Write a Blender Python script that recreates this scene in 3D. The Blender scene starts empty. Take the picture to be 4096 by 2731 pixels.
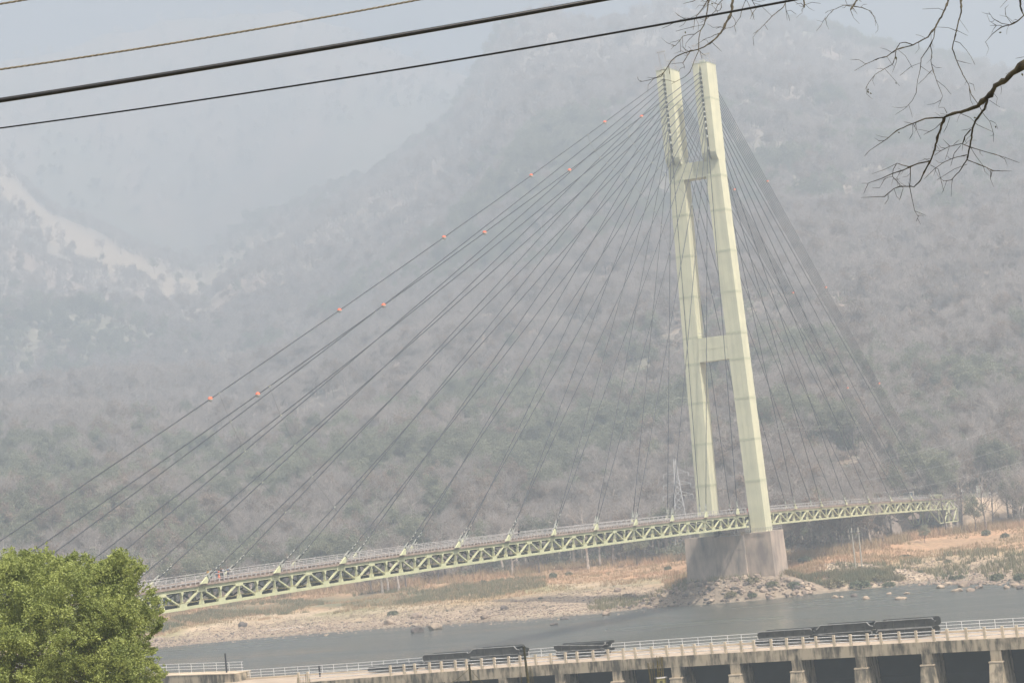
import bpy, math, random
import numpy as np
from mathutils import Matrix, Vector, Quaternion

R_ = math.radians
random.seed(7)
rng = np.random.RandomState(11)
scene = bpy.context.scene
COL = scene.collection

# ------------------------------------------------------------------ camera, world, sun, exposure
CAM = np.array([-283.1929, -194.3537, 6.6191])
YAW, PITCH, ROLL, FPX = 1.1215, 0.0704, -0.1002, 9293.02
_sa, _ca, _sp, _cp = math.sin(YAW), math.cos(YAW), math.sin(PITCH), math.cos(PITCH)
FWD = np.array([_sa * _cp, _ca * _cp, _sp])
_R = np.array([_ca, -_sa, 0.0]); _U = np.cross(_R, FWD)
RGT = _R * math.cos(ROLL) + _U * math.sin(ROLL)
UPV = _U * math.cos(ROLL) - _R * math.sin(ROLL)
cd = bpy.data.cameras.new('camera'); cam = bpy.data.objects.new('camera', cd); COL.objects.link(cam)
cd.sensor_width = 36.0; cd.lens = FPX / 4096 * 36.0; cd.clip_start = 0.5; cd.clip_end = 30000
cam.matrix_world = Matrix(((RGT[0], UPV[0], -FWD[0], CAM[0]), (RGT[1], UPV[1], -FWD[1], CAM[1]),
                           (RGT[2], UPV[2], -FWD[2], CAM[2]), (0, 0, 0, 1)))
scene.camera = cam

SUN_EL = 56.4
w = bpy.data.worlds.new('World'); scene.world = w; w.use_nodes = True
nt = w.node_tree; bg = nt.nodes['Background']
sky = nt.nodes.new('ShaderNodeTexSky'); sky.sky_type = 'NISHITA'; sky.sun_disc = False
sky.sun_elevation = R_(SUN_EL); sky.sun_rotation = R_(203); sky.air_density = 0.4; sky.dust_density = 7.0; sky.ozone_density = 0.0
nt.links.new(sky.outputs[0], bg.inputs[0]); bg.inputs[1].default_value = 0.098
sl = bpy.data.lights.new('sun', 'SUN'); sl.energy = 5.0; sl.angle = R_(1.0); sl.color = (1.0, 0.92, 0.82)
so = bpy.data.objects.new('sun', sl); COL.objects.link(so)
so.rotation_euler = Vector((0.26, 0.61, -1.0)).to_track_quat('-Z', 'Y').to_euler()
scene.view_settings.view_transform = 'Standard'; scene.view_settings.look = 'None'
scene.view_settings.exposure = 1.14; scene.view_settings.gamma = 1.0
scene.view_settings.use_curve_mapping = False
scene.cycles.volume_bounces = 3; scene.cycles.max_bounces = 8; scene.cycles.diffuse_bounces = 2
scene.cycles.glossy_bounces = 2; scene.cycles.transmission_bounces = 2
scene.cycles.use_denoising = True
HAZE = 0.00072

# ------------------------------------------------------------------ helpers
def ray(u, v): return FWD + RGT * ((u - 2048) / FPX) - UPV * ((v - 1365.5) / FPX)
def on(u, v, ax, val):
    d = ray(u, v); return CAM + d * ((val - CAM[ax]) / d[ax])
def dep(u, v, D): return CAM + ray(u, v) * D

WM = {}
def tag(o, label=None, cat=None, group=None, kind=None):
    if label: o['label'] = label
    if cat: o['category'] = cat
    if group: o['group'] = group
    if kind: o['kind'] = kind
    return o
def empty(name, loc, label=None, cat=None, group=None, rz=0.0):
    o = bpy.data.objects.new(name, None); COL.objects.link(o)
    o.empty_display_size = 0.5
    M = Matrix.Translation(Vector([float(c) for c in loc])) @ Matrix.Rotation(rz, 4, 'Z')
    o.matrix_basis = M; WM[o.name] = M
    return tag(o, label, cat, group)
def attach(o, M, parent):
    WM[o.name] = M
    if parent is not None:
        o.parent = parent; o.matrix_basis = WM[parent.name].inverted() @ M
    else: o.matrix_basis = M
def link(name, me, mat, parent=None, M=None):
    o = bpy.data.objects.new(name, me); COL.objects.link(o)
    if mat is not None and len(me.materials) == 0: me.materials.append(mat)
    attach(o, M if M is not None else Matrix(), parent)
    return o
class MB:
    """collects vertices and faces in world space, one build = one mesh object"""
    def __init__(s): s.v = []; s.f = []
    def box(s, a, b):
        x0, y0, z0 = a; x1, y1, z1 = b; n = len(s.v)
        s.v += [(x0, y0, z0), (x1, y0, z0), (x1, y1, z0), (x0, y1, z0), (x0, y0, z1), (x1, y0, z1), (x1, y1, z1), (x0, y1, z1)]
        s.f += [tuple(n + i for i in q) for q in ((0, 3, 2, 1), (4, 5, 6, 7), (0, 1, 5, 4), (1, 2, 6, 5), (2, 3, 7, 6), (3, 0, 4, 7))]
        return s
    def hexa(s, lo, hi):      # 4 bottom corners, 4 top corners
        n = len(s.v); s.v += [tuple(p) for p in lo] + [tuple(p) for p in hi]
        s.f += [tuple(n + i for i in q) for q in ((0, 3, 2, 1), (4, 5, 6, 7), (0, 1, 5, 4), (1, 2, 6, 5), (2, 3, 7, 6), (3, 0, 4, 7))]
        return s
    def bar(s, p, q, wd, ht=None):
        ht = ht or wd; M = bar_matrix(p, q, wd, ht)
        n = len(s.v)
        for c in ((0, -.5, -.5), (1, -.5, -.5), (1, .5, -.5), (0, .5, -.5), (0, -.5, .5), (1, -.5, .5), (1, .5, .5), (0, .5, .5)):
            s.v.append(tuple(M @ Vector(c)))
        s.f += [tuple(n + i for i in q_) for q_ in ((0, 3, 2, 1), (4, 5, 6, 7), (0, 1, 5, 4), (1, 2, 6, 5), (2, 3, 7, 6), (3, 0, 4, 7))]
        return s
    def prism(s, pts, d):     # polygon of 3d points extruded by vector d
        n = len(s.v); k = len(pts); d = np.array(d, float)
        s.v += [tuple(p) for p in pts] + [tuple(np.array(p) + d) for p in pts]
        s.f += [tuple(n + i for i in range(k))[::-1], tuple(n + k + i for i in range(k))]
        s.f += [(n + i, n + (i + 1) % k, n + k + (i + 1) % k, n + k + i) for i in range(k)]
        return s
    def tube(s, pts, rad, n=6, cap=True):
        pts = [Vector([float(c) for c in p]) for p in pts]; m = len(pts)
        rad = rad if hasattr(rad, '__len__') else [rad] * m
        up = Vector((0, 0, 1)) if abs((pts[-1] - pts[0]).normalized().z) < .9 else Vector((1, 0, 0))
        b = len(s.v)
        for i, p in enumerate(pts):
            t = (pts[min(i + 1, m - 1)] - pts[max(i - 1, 0)])
            t = t.normalized() if t.length > 1e-9 else Vector((0, 0, 1))
            a = t.cross(up)
            a = a.normalized() if a.length > 1e-6 else t.orthogonal().normalized()
            c = a.cross(t).normalized()
            for k in range(n):
                th = 2 * math.pi * k / n
                s.v.append(tuple(p + (a * math.cos(th) + c * math.sin(th)) * rad[i]))
        for i in range(m - 1):
            for k in range(n):
                s.f.append((b + i * n + k, b + i * n + (k + 1) % n, b + (i + 1) * n + (k + 1) % n, b + (i + 1) * n + k))
        if cap:
            s.f.append(tuple(b + k for k in range(n))[::-1]); s.f.append(tuple(b + (m - 1) * n + k for k in range(n)))
        return s
    def mesh(s, name, M=None):
        me = bpy.data.meshes.new(name); vs = s.v
        if M is not None:
            I = M.inverted(); vs = [tuple(I @ Vector(v)) for v in vs]
        me.from_pydata(vs, [], s.f); me.update(); return me
    def build(s, name, mat, parent=None, smooth=False):
        M = WM[parent.name] if parent is not None else None
        if M is None:
            c = np.array(s.v); c = Vector([float(c[:, 0].mean()), float(c[:, 1].mean()), float(c[:, 2].min())]); M = Matrix.Translation(c)
        me = s.mesh(name, M)
        if smooth: me.polygons.foreach_set('use_smooth', [True] * len(me.polygons))
        return link(name, me, mat, parent, M)
def bar_matrix(p, q, wd, ht):
    p = Vector([float(c) for c in p]); q = Vector([float(c) for c in q]); d = q - p; L = d.length; x = d / L
    if abs(x.z) > .985: y = Vector((0, 1, 0))
    else: y = Vector((0, 0, 1)).cross(x).normalized()
    z = x.cross(y).normalized(); y = z.cross(x).normalized()
    return Matrix(((x.x * L, y.x * wd, z.x * ht, p.x), (x.y * L, y.y * wd, z.y * ht, p.y), (x.z * L, y.z * wd, z.z * ht, p.z), (0, 0, 0, 1)))
_unit = {}
def unit_mesh(kind, mat):
    key = (kind, mat.name)
    if key in _unit: return _unit[key]
    m = MB()
    if kind == 'box': m.box((0, -.5, -.5), (1, .5, .5))
    elif kind == 'H':       # flanges on the +-z sides, web in the middle
        m.box((0, -.5, .40), (1, .5, .5)); m.box((0, -.5, -.5), (1, .5, -.40)); m.box((0, -.07, -.40), (1, .07, .40))
    elif kind == 'pipe': m.tube([(0, 0, 0), (1, 0, 0)], .5, 8)
    elif kind == 'taper':
        m.hexa([(0, -.5, -.5), (0, .5, -.5), (0, .5, .5), (0, -.5, .5)], [(1, -.45, -.4), (1, .45, -.4), (1, .45, .4), (1, -.45, .4)])
    me = bpy.data.meshes.new(kind + '_' + mat.name); me.from_pydata(m.v, [], m.f); me.update(); me.materials.append(mat)
    _unit[key] = me; return me
def member(name, p, q, wd, ht, mat, parent, kind='box'):
    o = bpy.data.objects.new(name, unit_mesh(kind, mat)); COL.objects.link(o)
    attach(o, bar_matrix(p, q, wd, ht), parent); return o
def copy_tree(o, parent=None, M=None):
    c = o.copy(); COL.objects.link(c)
    WM[c.name] = WM[o.name].copy()
    c.parent = parent
    if M is not None: c.matrix_basis = M; WM[c.name] = M
    for ch in list(o.children): copy_tree(ch, c)
    return c

# ------------------------------------------------------------------ materials
def mat(name, col, rough=.8, var=.25, scale=1.0, bump=0.0, col2=None, stretch=(1, 1, 1), metal=0.0, detail=6, spec=.3, trans=0.0, lo=.35, hi=.65):
    m = bpy.data.materials.new(name); m.use_nodes = True; t = m.node_tree; b = t.nodes['Principled BSDF']
    b.inputs['Roughness'].default_value = rough; b.inputs['Metallic'].default_value = metal
    b.inputs['Specular IOR Level'].default_value = spec
    tc = t.nodes.new('ShaderNodeTexCoord'); mp = t.nodes.new('ShaderNodeMapping'); mp.inputs['Scale'].default_value = stretch
    g = t.nodes.new('ShaderNodeNewGeometry'); t.links.new(g.outputs['Position'], mp.inputs['Vector'])
    n = t.nodes.new('ShaderNodeTexNoise'); n.inputs['Scale'].default_value = scale; n.inputs['Detail'].default_value = detail
    t.links.new(mp.outputs[0], n.inputs['Vector'])
    rp = t.nodes.new('ShaderNodeValToRGB'); rp.color_ramp.elements[0].position = lo; rp.color_ramp.elements[1].position = hi
    c2 = col2 or tuple(c * (1 - var) for c in col); c1 = col if col2 else tuple(min(1, c * (1 + var * .6)) for c in col)
    rp.color_ramp.elements[0].color = (*c2, 1); rp.color_ramp.elements[1].color = (*c1, 1)
    t.links.new(n.outputs['Fac'], rp.inputs[0]); t.links.new(rp.outputs[0], b.inputs['Base Color'])
    if bump:
        bp = t.nodes.new('ShaderNodeBump'); bp.inputs['Strength'].default_value = bump; bp.inputs['Distance'].default_value = .05
        t.links.new(n.outputs['Fac'], bp.inputs['Height']); t.links.new(bp.outputs[0], b.inputs['Normal'])
    if trans:
        tr = t.nodes.new('ShaderNodeBsdfTranslucent'); mx = t.nodes.new('ShaderNodeMixShader'); mx.inputs[0].default_value = trans
        t.links.new(rp.outputs[0], tr.inputs['Color']); t.links.new(b.outputs[0], mx.inputs[1]); t.links.new(tr.outputs[0], mx.inputs[2])
        t.links.new(mx.outputs[0], t.nodes['Material Output'].inputs['Surface'])
    return m
def streaky(name, base, dark, sx=1.0, sz=.12, lo=.42, hi=.62, rough=.9, blot=.35):
    """weathered concrete or paint: vertical run marks times large blotches"""
    m = bpy.data.materials.new(name); m.use_nodes = True; t = m.node_tree; b = t.nodes['Principled BSDF']
    b.inputs['Roughness'].default_value = rough; b.inputs['Specular IOR Level'].default_value = .25
    g = t.nodes.new('ShaderNodeNewGeometry')
    mp = t.nodes.new('ShaderNodeMapping'); mp.inputs['Scale'].default_value = (sx, sx, sz); t.links.new(g.outputs['Position'], mp.inputs['Vector'])
    n = t.nodes.new('ShaderNodeTexNoise'); n.inputs['Scale'].default_value = 1.0; n.inputs['Detail'].default_value = 8; n.inputs['Roughness'].default_value = .65
    t.links.new(mp.outputs[0], n.inputs['Vector'])
    n2 = t.nodes.new('ShaderNodeTexNoise'); n2.inputs['Scale'].default_value = blot; n2.inputs['Detail'].default_value = 5
    t.links.new(g.outputs['Position'], n2.inputs['Vector'])
    ad = t.nodes.new('ShaderNodeMath'); ad.operation = 'MULTIPLY_ADD'; ad.inputs[1].default_value = .6; t.links.new(n.outputs['Fac'], ad.inputs[0])
    m2 = t.nodes.new('ShaderNodeMath'); m2.operation = 'MULTIPLY'; m2.inputs[1].default_value = .4; t.links.new(n2.outputs['Fac'], m2.inputs[0]); t.links.new(m2.outputs[0], ad.inputs[2])
    rp = t.nodes.new('ShaderNodeValToRGB'); rp.color_ramp.elements[0].position = lo; rp.color_ramp.elements[1].position = hi
    rp.color_ramp.elements[0].color = (*dark, 1); rp.color_ramp.elements[1].color = (*base, 1)
    t.links.new(ad.outputs[0], rp.inputs[0]); t.links.new(rp.outputs[0], b.inputs['Base Color'])
    bp = t.nodes.new('ShaderNodeBump'); bp.inputs['Strength'].default_value = .25; bp.inputs['Distance'].default_value = .03
    t.links.new(n.outputs['Fac'], bp.inputs['Height']); t.links.new(bp.outputs[0], b.inputs['Normal'])
    return m
PAINT = (.50, .54, .30)
M_ = {}
M_['tower'] = streaky('tower_paint', (.645, .63, .445), (.49, .49, .355), .9, .035, .30, .56, .6)
M_['joint'] = mat('joint_band', (.50, .51, .35), .6, .1, 2)
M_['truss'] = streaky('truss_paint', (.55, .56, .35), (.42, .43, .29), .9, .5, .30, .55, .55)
M_['trussf'] = streaky('shaded_truss_paint', (.30, .31, .20), (.20, .20, .14), .9, .5, .30, .55, .6)  # darker copy for the far truss, shade below the deck put into the colour
M_['trussd'] = mat('shaded_inner_paint', (.06, .068, .06), .7, .25, .8)  # shade between the two trusses put into the colour of the inner members
M_['slab'] = streaky('deck_edge', (.40, .31, .25), (.22, .17, .14), .7, .6, .38, .62)
M_['asphalt'] = mat('deck_road', (.18, .16, .15), .9, .2, .5)
M_['rail'] = mat('galvanised_rail', (.46, .44, .43), .6, .2, 2)
M_['cable'] = mat('cable_sheath', (.05, .055, .06), .5, .2, 2)
M_['tie'] = mat('tie_wire', (.2, .2, .2), .5, .1, 2)
M_['socket'] = mat('socket_white', (.42, .44, .38), .5, .25, 4)
M_['slit'] = mat('slit_dark', (.05, .06, .06), .8, .2, 1)
M_['ball'] = mat('ball_orange', (.75, .16, .07), .5, .12, 3)
M_['ballw'] = mat('ball_white', (.62, .56, .48), .6, .12, 3)
M_['pier'] = streaky('pier_concrete', (.52, .42, .34), (.15, .14, .13), .35, .07, .38, .58, .95, .12)
M_['pier2'] = streaky('pier_concrete_pale', (.50, .40, .32), (.24, .20, .175), .45, .12, .40, .62, .95, .22)
M_['conc'] = streaky('stained_concrete', (.44, .37, .27), (.10, .09, .07), 1.6, .30, .43, .56, .95, .5)
M_['concl'] = mat('pale_concrete', (.52, .43, .32), .9, .18, .8)
M_['canaldeck'] = mat('canal_deck', (.40, .325, .25), .9, .15, .4)
M_['post'] = mat('post_concrete', (.55, .46, .34), .9, .15, 2)
M_['white'] = mat('white_pipe', (.66, .66, .66), .45, .2, 5)
M_['gate'] = mat('gate_steel', (.012, .014, .017), .8, .3, .6)
M_['girder'] = mat('girder_steel', (.05, .054, .053), .55, .35, 1.2)
M_['sleeve'] = mat('sleeve_grey', (.34, .35, .31), .5, .25, 4)
M_['flange'] = mat('pale_flange', (.30, .31, .31), .5, .3, 2)  # flanges paler than the plates
M_['black'] = mat('black_post', (.02, .02, .024), .6, .2, 4)
M_['moss'] = mat('mossy_wood', (.055, .05, .025), .9, .5, 6, .4)
M_['rebar'] = mat('rusty_rebar', (.10, .08, .03), .8, .4, 9)
M_['form'] = mat('formwork', (.26, .24, .11), .8, .3, 4)
M_['rock'] = mat('river_rock', (.36, .28, .21), .95, .3, 1.2, .5, col2=(.20, .155, .13))
M_['rockp'] = mat('pale_rock', (.44, .35, .26), .95, .3, 1.2, .5, col2=(.30, .23, .17))
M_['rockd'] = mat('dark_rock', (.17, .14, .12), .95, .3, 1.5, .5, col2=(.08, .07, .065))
M_['bark'] = mat('bark_pale', (.55, .48, .42), .95, .3, 2)
M_['barkd'] = mat('bark_dark', (.17, .14, .12), .95, .3, 2)
M_['twigs'] = mat('bare_twigs', (.41, .365, .335), .95, .2, .05, trans=.4)
M_['leaf'] = mat('forest_leaf', (.27, .275, .19), .8, .3, .06, trans=.4)
M_['leafb'] = mat('dry_leaf', (.32, .25, .20), .85, .3, .06, trans=.4)
M_['bush'] = mat('bush_leaf', (.15, .165, .095), .8, .35, .8, trans=.1)
M_['dry'] = mat('dry_grass', (.45, .29, .175), .9, .3, .08, col2=(.30, .24, .13))
M_['reed'] = mat('green_reed', (.15, .155, .08), .9, .3, .2, col2=(.24, .20, .11))
M_['fleaf'] = mat('near_leaf', (.38, .425, .13), .5, .3, 1.3, col2=(.17, .215, .055), trans=.35, spec=.35, lo=.3, hi=.7)
M_['branch'] = mat('near_branch', (.075, .065, .04), .9, .3, 18, .3, col2=(.028, .024, .018))
M_['budleaf'] = mat('withered_leaf', (.05, .05, .02), .8, .3, 20)
M_['wireb'] = mat('black_insulation', (.012, .013, .015), .35, .3, 30)
M_['wires'] = mat('steel_strand', (.16, .14, .10), .5, .3, 80)
M_['skin'] = mat('skin', (.25, .14, .09), .6, .05, 9)
M_['hair'] = mat('hair', (.01, .01, .01), .6, .05, 9)
def cloth(name, c): return mat(name, c, .85, .12, 6)
M_['steelp'] = mat('pylon_steel', (.55, .55, .55), .5, .1, 2)
M_['polec'] = mat('pole_concrete', (.45, .42, .36), .8, .1, 2)
M_['yellow'] = mat('yellow_conduit', (.36, .30, .13), .6, .2, 2)
M_['booth'] = mat('booth_metal', (.12, .15, .17), .6, .1, 2)

# ------------------------------------------------------------------ terrain height
_T = np.random.RandomState(3).rand(256, 256)
def vn(x, y):
    xi = np.floor(x).astype(int); yi = np.floor(y).astype(int); fx = x - xi; fy = y - yi
    fx = fx * fx * (3 - 2 * fx); fy = fy * fy * (3 - 2 * fy)
    g = lambda a, b: _T[a & 255, b & 255]
    return (g(xi, yi) * (1 - fx) + g(xi + 1, yi) * fx) * (1 - fy) + (g(xi, yi + 1) * (1 - fx) + g(xi + 1, yi + 1) * fx) * fy
def fbm(x, y, s, o=4, ridge=False):
    t = 0; a = 1; n = 0; x = np.asarray(x, float) / s; y = np.asarray(y, float) / s
    for k in range(o):
        q = vn(x + 17.3 * k, y + 9.1 * k)
        q = 1 - np.abs(2 * q - 1) if ridge else q
        t = t + a * (q - .5); n += a; a *= .5; x = x * 2.03; y = y * 2.03
    return t / n * 2
def azr(x, y):
    dx = np.asarray(x, float) - CAM[0]; dy = np.asarray(y, float) - CAM[1]
    return np.degrees(np.arctan2(dx, dy)), np.hypot(dx, dy)
def table(pts):
    a = np.array([azr(*p) for p in pts]); a = a[a[:, 0].argsort()]; return a
SH = table([(208, 153), (216, 127), (218, 99.7), (214, 69), (209.3, 50.4), (209, 29.1), (216, 20), (217, 11.4), (219, -1.8), (228, -18.5), (232, -30.8), (236, -41.2), (226, -55.4), (208, -70.8), (200, -95), (185, -130)])
TL = table([(245, 174), (330, 205), (327.6, 158), (331, 122), (385, 114), (355, 67.6), (290, 18), (300, -2), (316.5, -5.9), (363.6, -6), (369.5, -19), (376, -31.5), (385, -60)])
A_CR = np.array([(38, 13.5), (50, 10.6), (52.2, 9.5), (53.3, 8.2), (54.4, 7.6), (55.9, 6.7), (56.8, 6.4), (58.1, 7.4), (60, 7.94), (61.3, 8.4), (63.2, 9.4), (64.2, 10.6), (64.7, 11.35), (65.3, 11.7), (65.9, 11.85), (67.4, 11.45), (68.2, 11.5), (69.4, 11.55), (70.3, 11.35), (71.2, 11.1), (72.7, 10.5), (73.9, 10.0), (74.7, 9.6), (76.2, 9.25), (77.3, 8.8), (90, 7)])
B_CR = np.array([(38, 10), (50, 10.9), (52.4, 11.6), (55.3, 12.07), (57.5, 12.25), (58.8, 12.43), (59.5, 12.46), (60.9, 11.74), (62.2, 11.1), (62.9, 10.8), (64, 10.2), (66, 9.5), (90, 6)])
SHD = np.array([(40, 3.4), (51.7, 3.65), (54.1, 3.8), (56.5, 3.76), (58.4, 4.2), (59.7, 4.64), (61, 5.0), (63.5, 5.6), (66, 6.0), (68.5, 6.15), (71.6, 6.2), (77, 6.0), (90, 5)])
ROAD = np.array([(409, 0.), (425, -3), (444, -12), (458, -27), (466, -50), (470, -90), (460, -140)])
def road_d(x, y):
    best = np.full(np.shape(x), 1e9); zz = np.zeros(np.shape(x)); acc = 0
    for (a, b) in zip(ROAD[:-1], ROAD[1:]):
        d = b - a; L = np.hypot(*d)
        t = np.clip(((x - a[0]) * d[0] + (y - a[1]) * d[1]) / L ** 2, 0, 1)
        q = np.hypot(x - a[0] - d[0] * t, y - a[1] - d[1] * t)
        zz = np.where(q < best, -4.7 - .018 * (acc + t * L), zz); best = np.minimum(best, q); acc += L
    return best, zz
def dists(az): return np.interp(az, [50, 60, 66], [2000, 1800, 1500]), np.interp(az, [50, 58, 64, 68], [3150, 3050, 2750, 2650])
def height(x, y):
    x = np.asarray(x, float); y = np.asarray(y, float)
    az, r = azr(x, y)
    az = np.where((az > 90) | (az < -60), 90, az)
    rs = np.interp(az, SH[:, 0], SH[:, 1]); rt = np.maximum(np.interp(az, TL[:, 0], TL[:, 1]), rs + 40)
    tn = lambda t: np.tan(np.radians(np.interp(az, t[:, 0], t[:, 1])))
    DS, DA = dists(az)
    R = [0 * r, 0 * r + 14, 0 * r + 60, 0 * r + 150, rs - 50, rs - 3, rs + 4, rt, rt + 60, rt + 170, DS, DA, DA + 200, 0 * r + 3750, 0 * r + 4200, 0 * r + 4800]
    Z = [0 * r + 4.9, 0 * r + 4.6, 0 * r - 9, 0 * r - 24, 0 * r - 24, 0 * r - 20.6, 0 * r - 19.4, 0 * r - 14, 0 * r - 11.5, 0 * r + 12, CAM[2] + DS * tn(SHD), CAM[2] + DA * tn(A_CR), CAM[2] + DA * tn(A_CR) - 70, CAM[2] + 3750 * tn(B_CR), CAM[2] + 3750 * tn(B_CR) - 200, CAM[2] + 3750 * tn(B_CR) - 500]
    z = Z[-1].copy()
    for i in range(len(R) - 2, -1, -1):
        t = np.clip((r - R[i]) / np.maximum(R[i + 1] - R[i], 1e-6), 0, 1)
        z = np.where(r < R[i + 1], Z[i] * (1 - t) + Z[i + 1] * t, z)
    hill = np.clip((r - rt - 60) / 400, 0, 1)
    z = z + hill * 13 * fbm(x, y, 170, 4, True) + np.clip((r - 1200) / 700, 0, 1) * 26 * fbm(x + 500, y, 420, 4, True) * np.clip(abs(r - DA) / 700, .25, 1)
    z = z + hill * 1.2 * fbm(x, y, 18, 3)
    bank = np.clip((r - rs) / 14, 0, 1) * (1 - np.clip((r - rt) / 60, 0, 1))
    z = z + bank * (.55 * fbm(x, y, 9, 4) + 1.1 * fbm(x + 90, y, 46, 3))
    # heap of rocks round the pier and the road embankment
    dp = np.hypot((x - 229) / 1.0, (y - 2) / 1.7)
    z = np.where(r > 300, np.maximum(z, -15.2 - np.maximum(0, dp - 7.5) * .62), z)
    # low rise on the right of the pier
    db = np.hypot(x - 246, (y + 17) / 1.3); z = np.where(r > 300, np.maximum(z, -14.4 - np.maximum(0, db - 3) * .3), z)
    rd, rz = road_d(x, y)
    z = np.where((r > 300), np.maximum(z, rz - np.maximum(0, rd - 5.5) / 1.5), z)
    z = np.where((r > 300) & (rd < 5.2), rz - .05, z)
    # clear the ground under the last bays of the deck
    box = (x > 330) & (x < 408.5) & (y > -30) & (y < 13); z = np.where(box, np.minimum(z, -13.6 + .25 * fbm(x, y, 6, 3)), z)
    return z
def on_ground(u, v, lo=330., hi=3600.):
    """where the sight line through (u, v) first meets the ground beyond lo metres"""
    d = ray(u, v); t = np.linspace(lo, hi, 6000)
    P = CAM[None] + t[:, None] * d[None]; g = height(P[:, 0], P[:, 1]); k = np.nonzero(P[:, 2] < g)[0]
    i = k[0] if len(k) else -1
    return np.array([P[i, 0], P[i, 1], g[i]])
def gz(x, y): return float(height(np.array([x]), np.array([y]))[0])

# terrain mesh on a polar grid round the viewpoint
azs = np.concatenate([np.arange(-180, 44, 4.), np.arange(44, 49, .5), np.arange(49, 80.01, .085), np.arange(80.5, 90, .5), np.arange(92, 177, 4.)])
rr = np.concatenate([np.array([0.5, 6, 10, 14, 20, 30, 45, 60, 80, 110, 150, 200, 260, 320, 380, 430, 460, 480]), np.arange(490, 800, 1.6), np.geomspace(802, 1700, 130), np.geomspace(1712, 5000, 165), np.array([5200, 5400, 5700, 6000])])
AZ, RR = np.meshgrid(azs, rr, indexing='ij')
TX = CAM[0] + RR * np.sin(np.radians(AZ)); TY = CAM[1] + RR * np.cos(np.radians(AZ)); TZ = height(TX, TY)
def grid_mesh(name, X, Y, Z, wrap=False):
    a, b = X.shape; me = bpy.data.meshes.new(name)
    co = np.stack([X, Y, Z], -1).reshape(-1, 3).astype(np.float32)
    i, j = np.meshgrid(np.arange(a if wrap else a - 1), np.arange(b - 1), indexing='ij'); i2 = (i + 1) % a
    q = np.stack([i * b + j, i * b + j + 1, i2 * b + j + 1, i2 * b + j], -1).reshape(-1, 4)
    fast_mesh(me, co, q); return me
def fast_mesh(me, co, q):
    n, k = q.shape
    me.vertices.add(len(co)); me.vertices.foreach_set('co', np.ascontiguousarray(co, np.float32).ravel())
    me.loops.add(n * k); me.loops.foreach_set('vertex_index', np.ascontiguousarray(q, np.int32).ravel())
    me.polygons.add(n); me.polygons.foreach_set('loop_start', np.arange(0, n * k, k, dtype=np.int32))
    me.polygons.foreach_set('loop_total', np.full(n, k, np.int32)); me.update(calc_edges=True)
tme = grid_mesh('terrain', TX, TY, TZ, True)
tme.polygons.foreach_set('use_smooth', np.ones(len(tme.polygons), bool))
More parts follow.
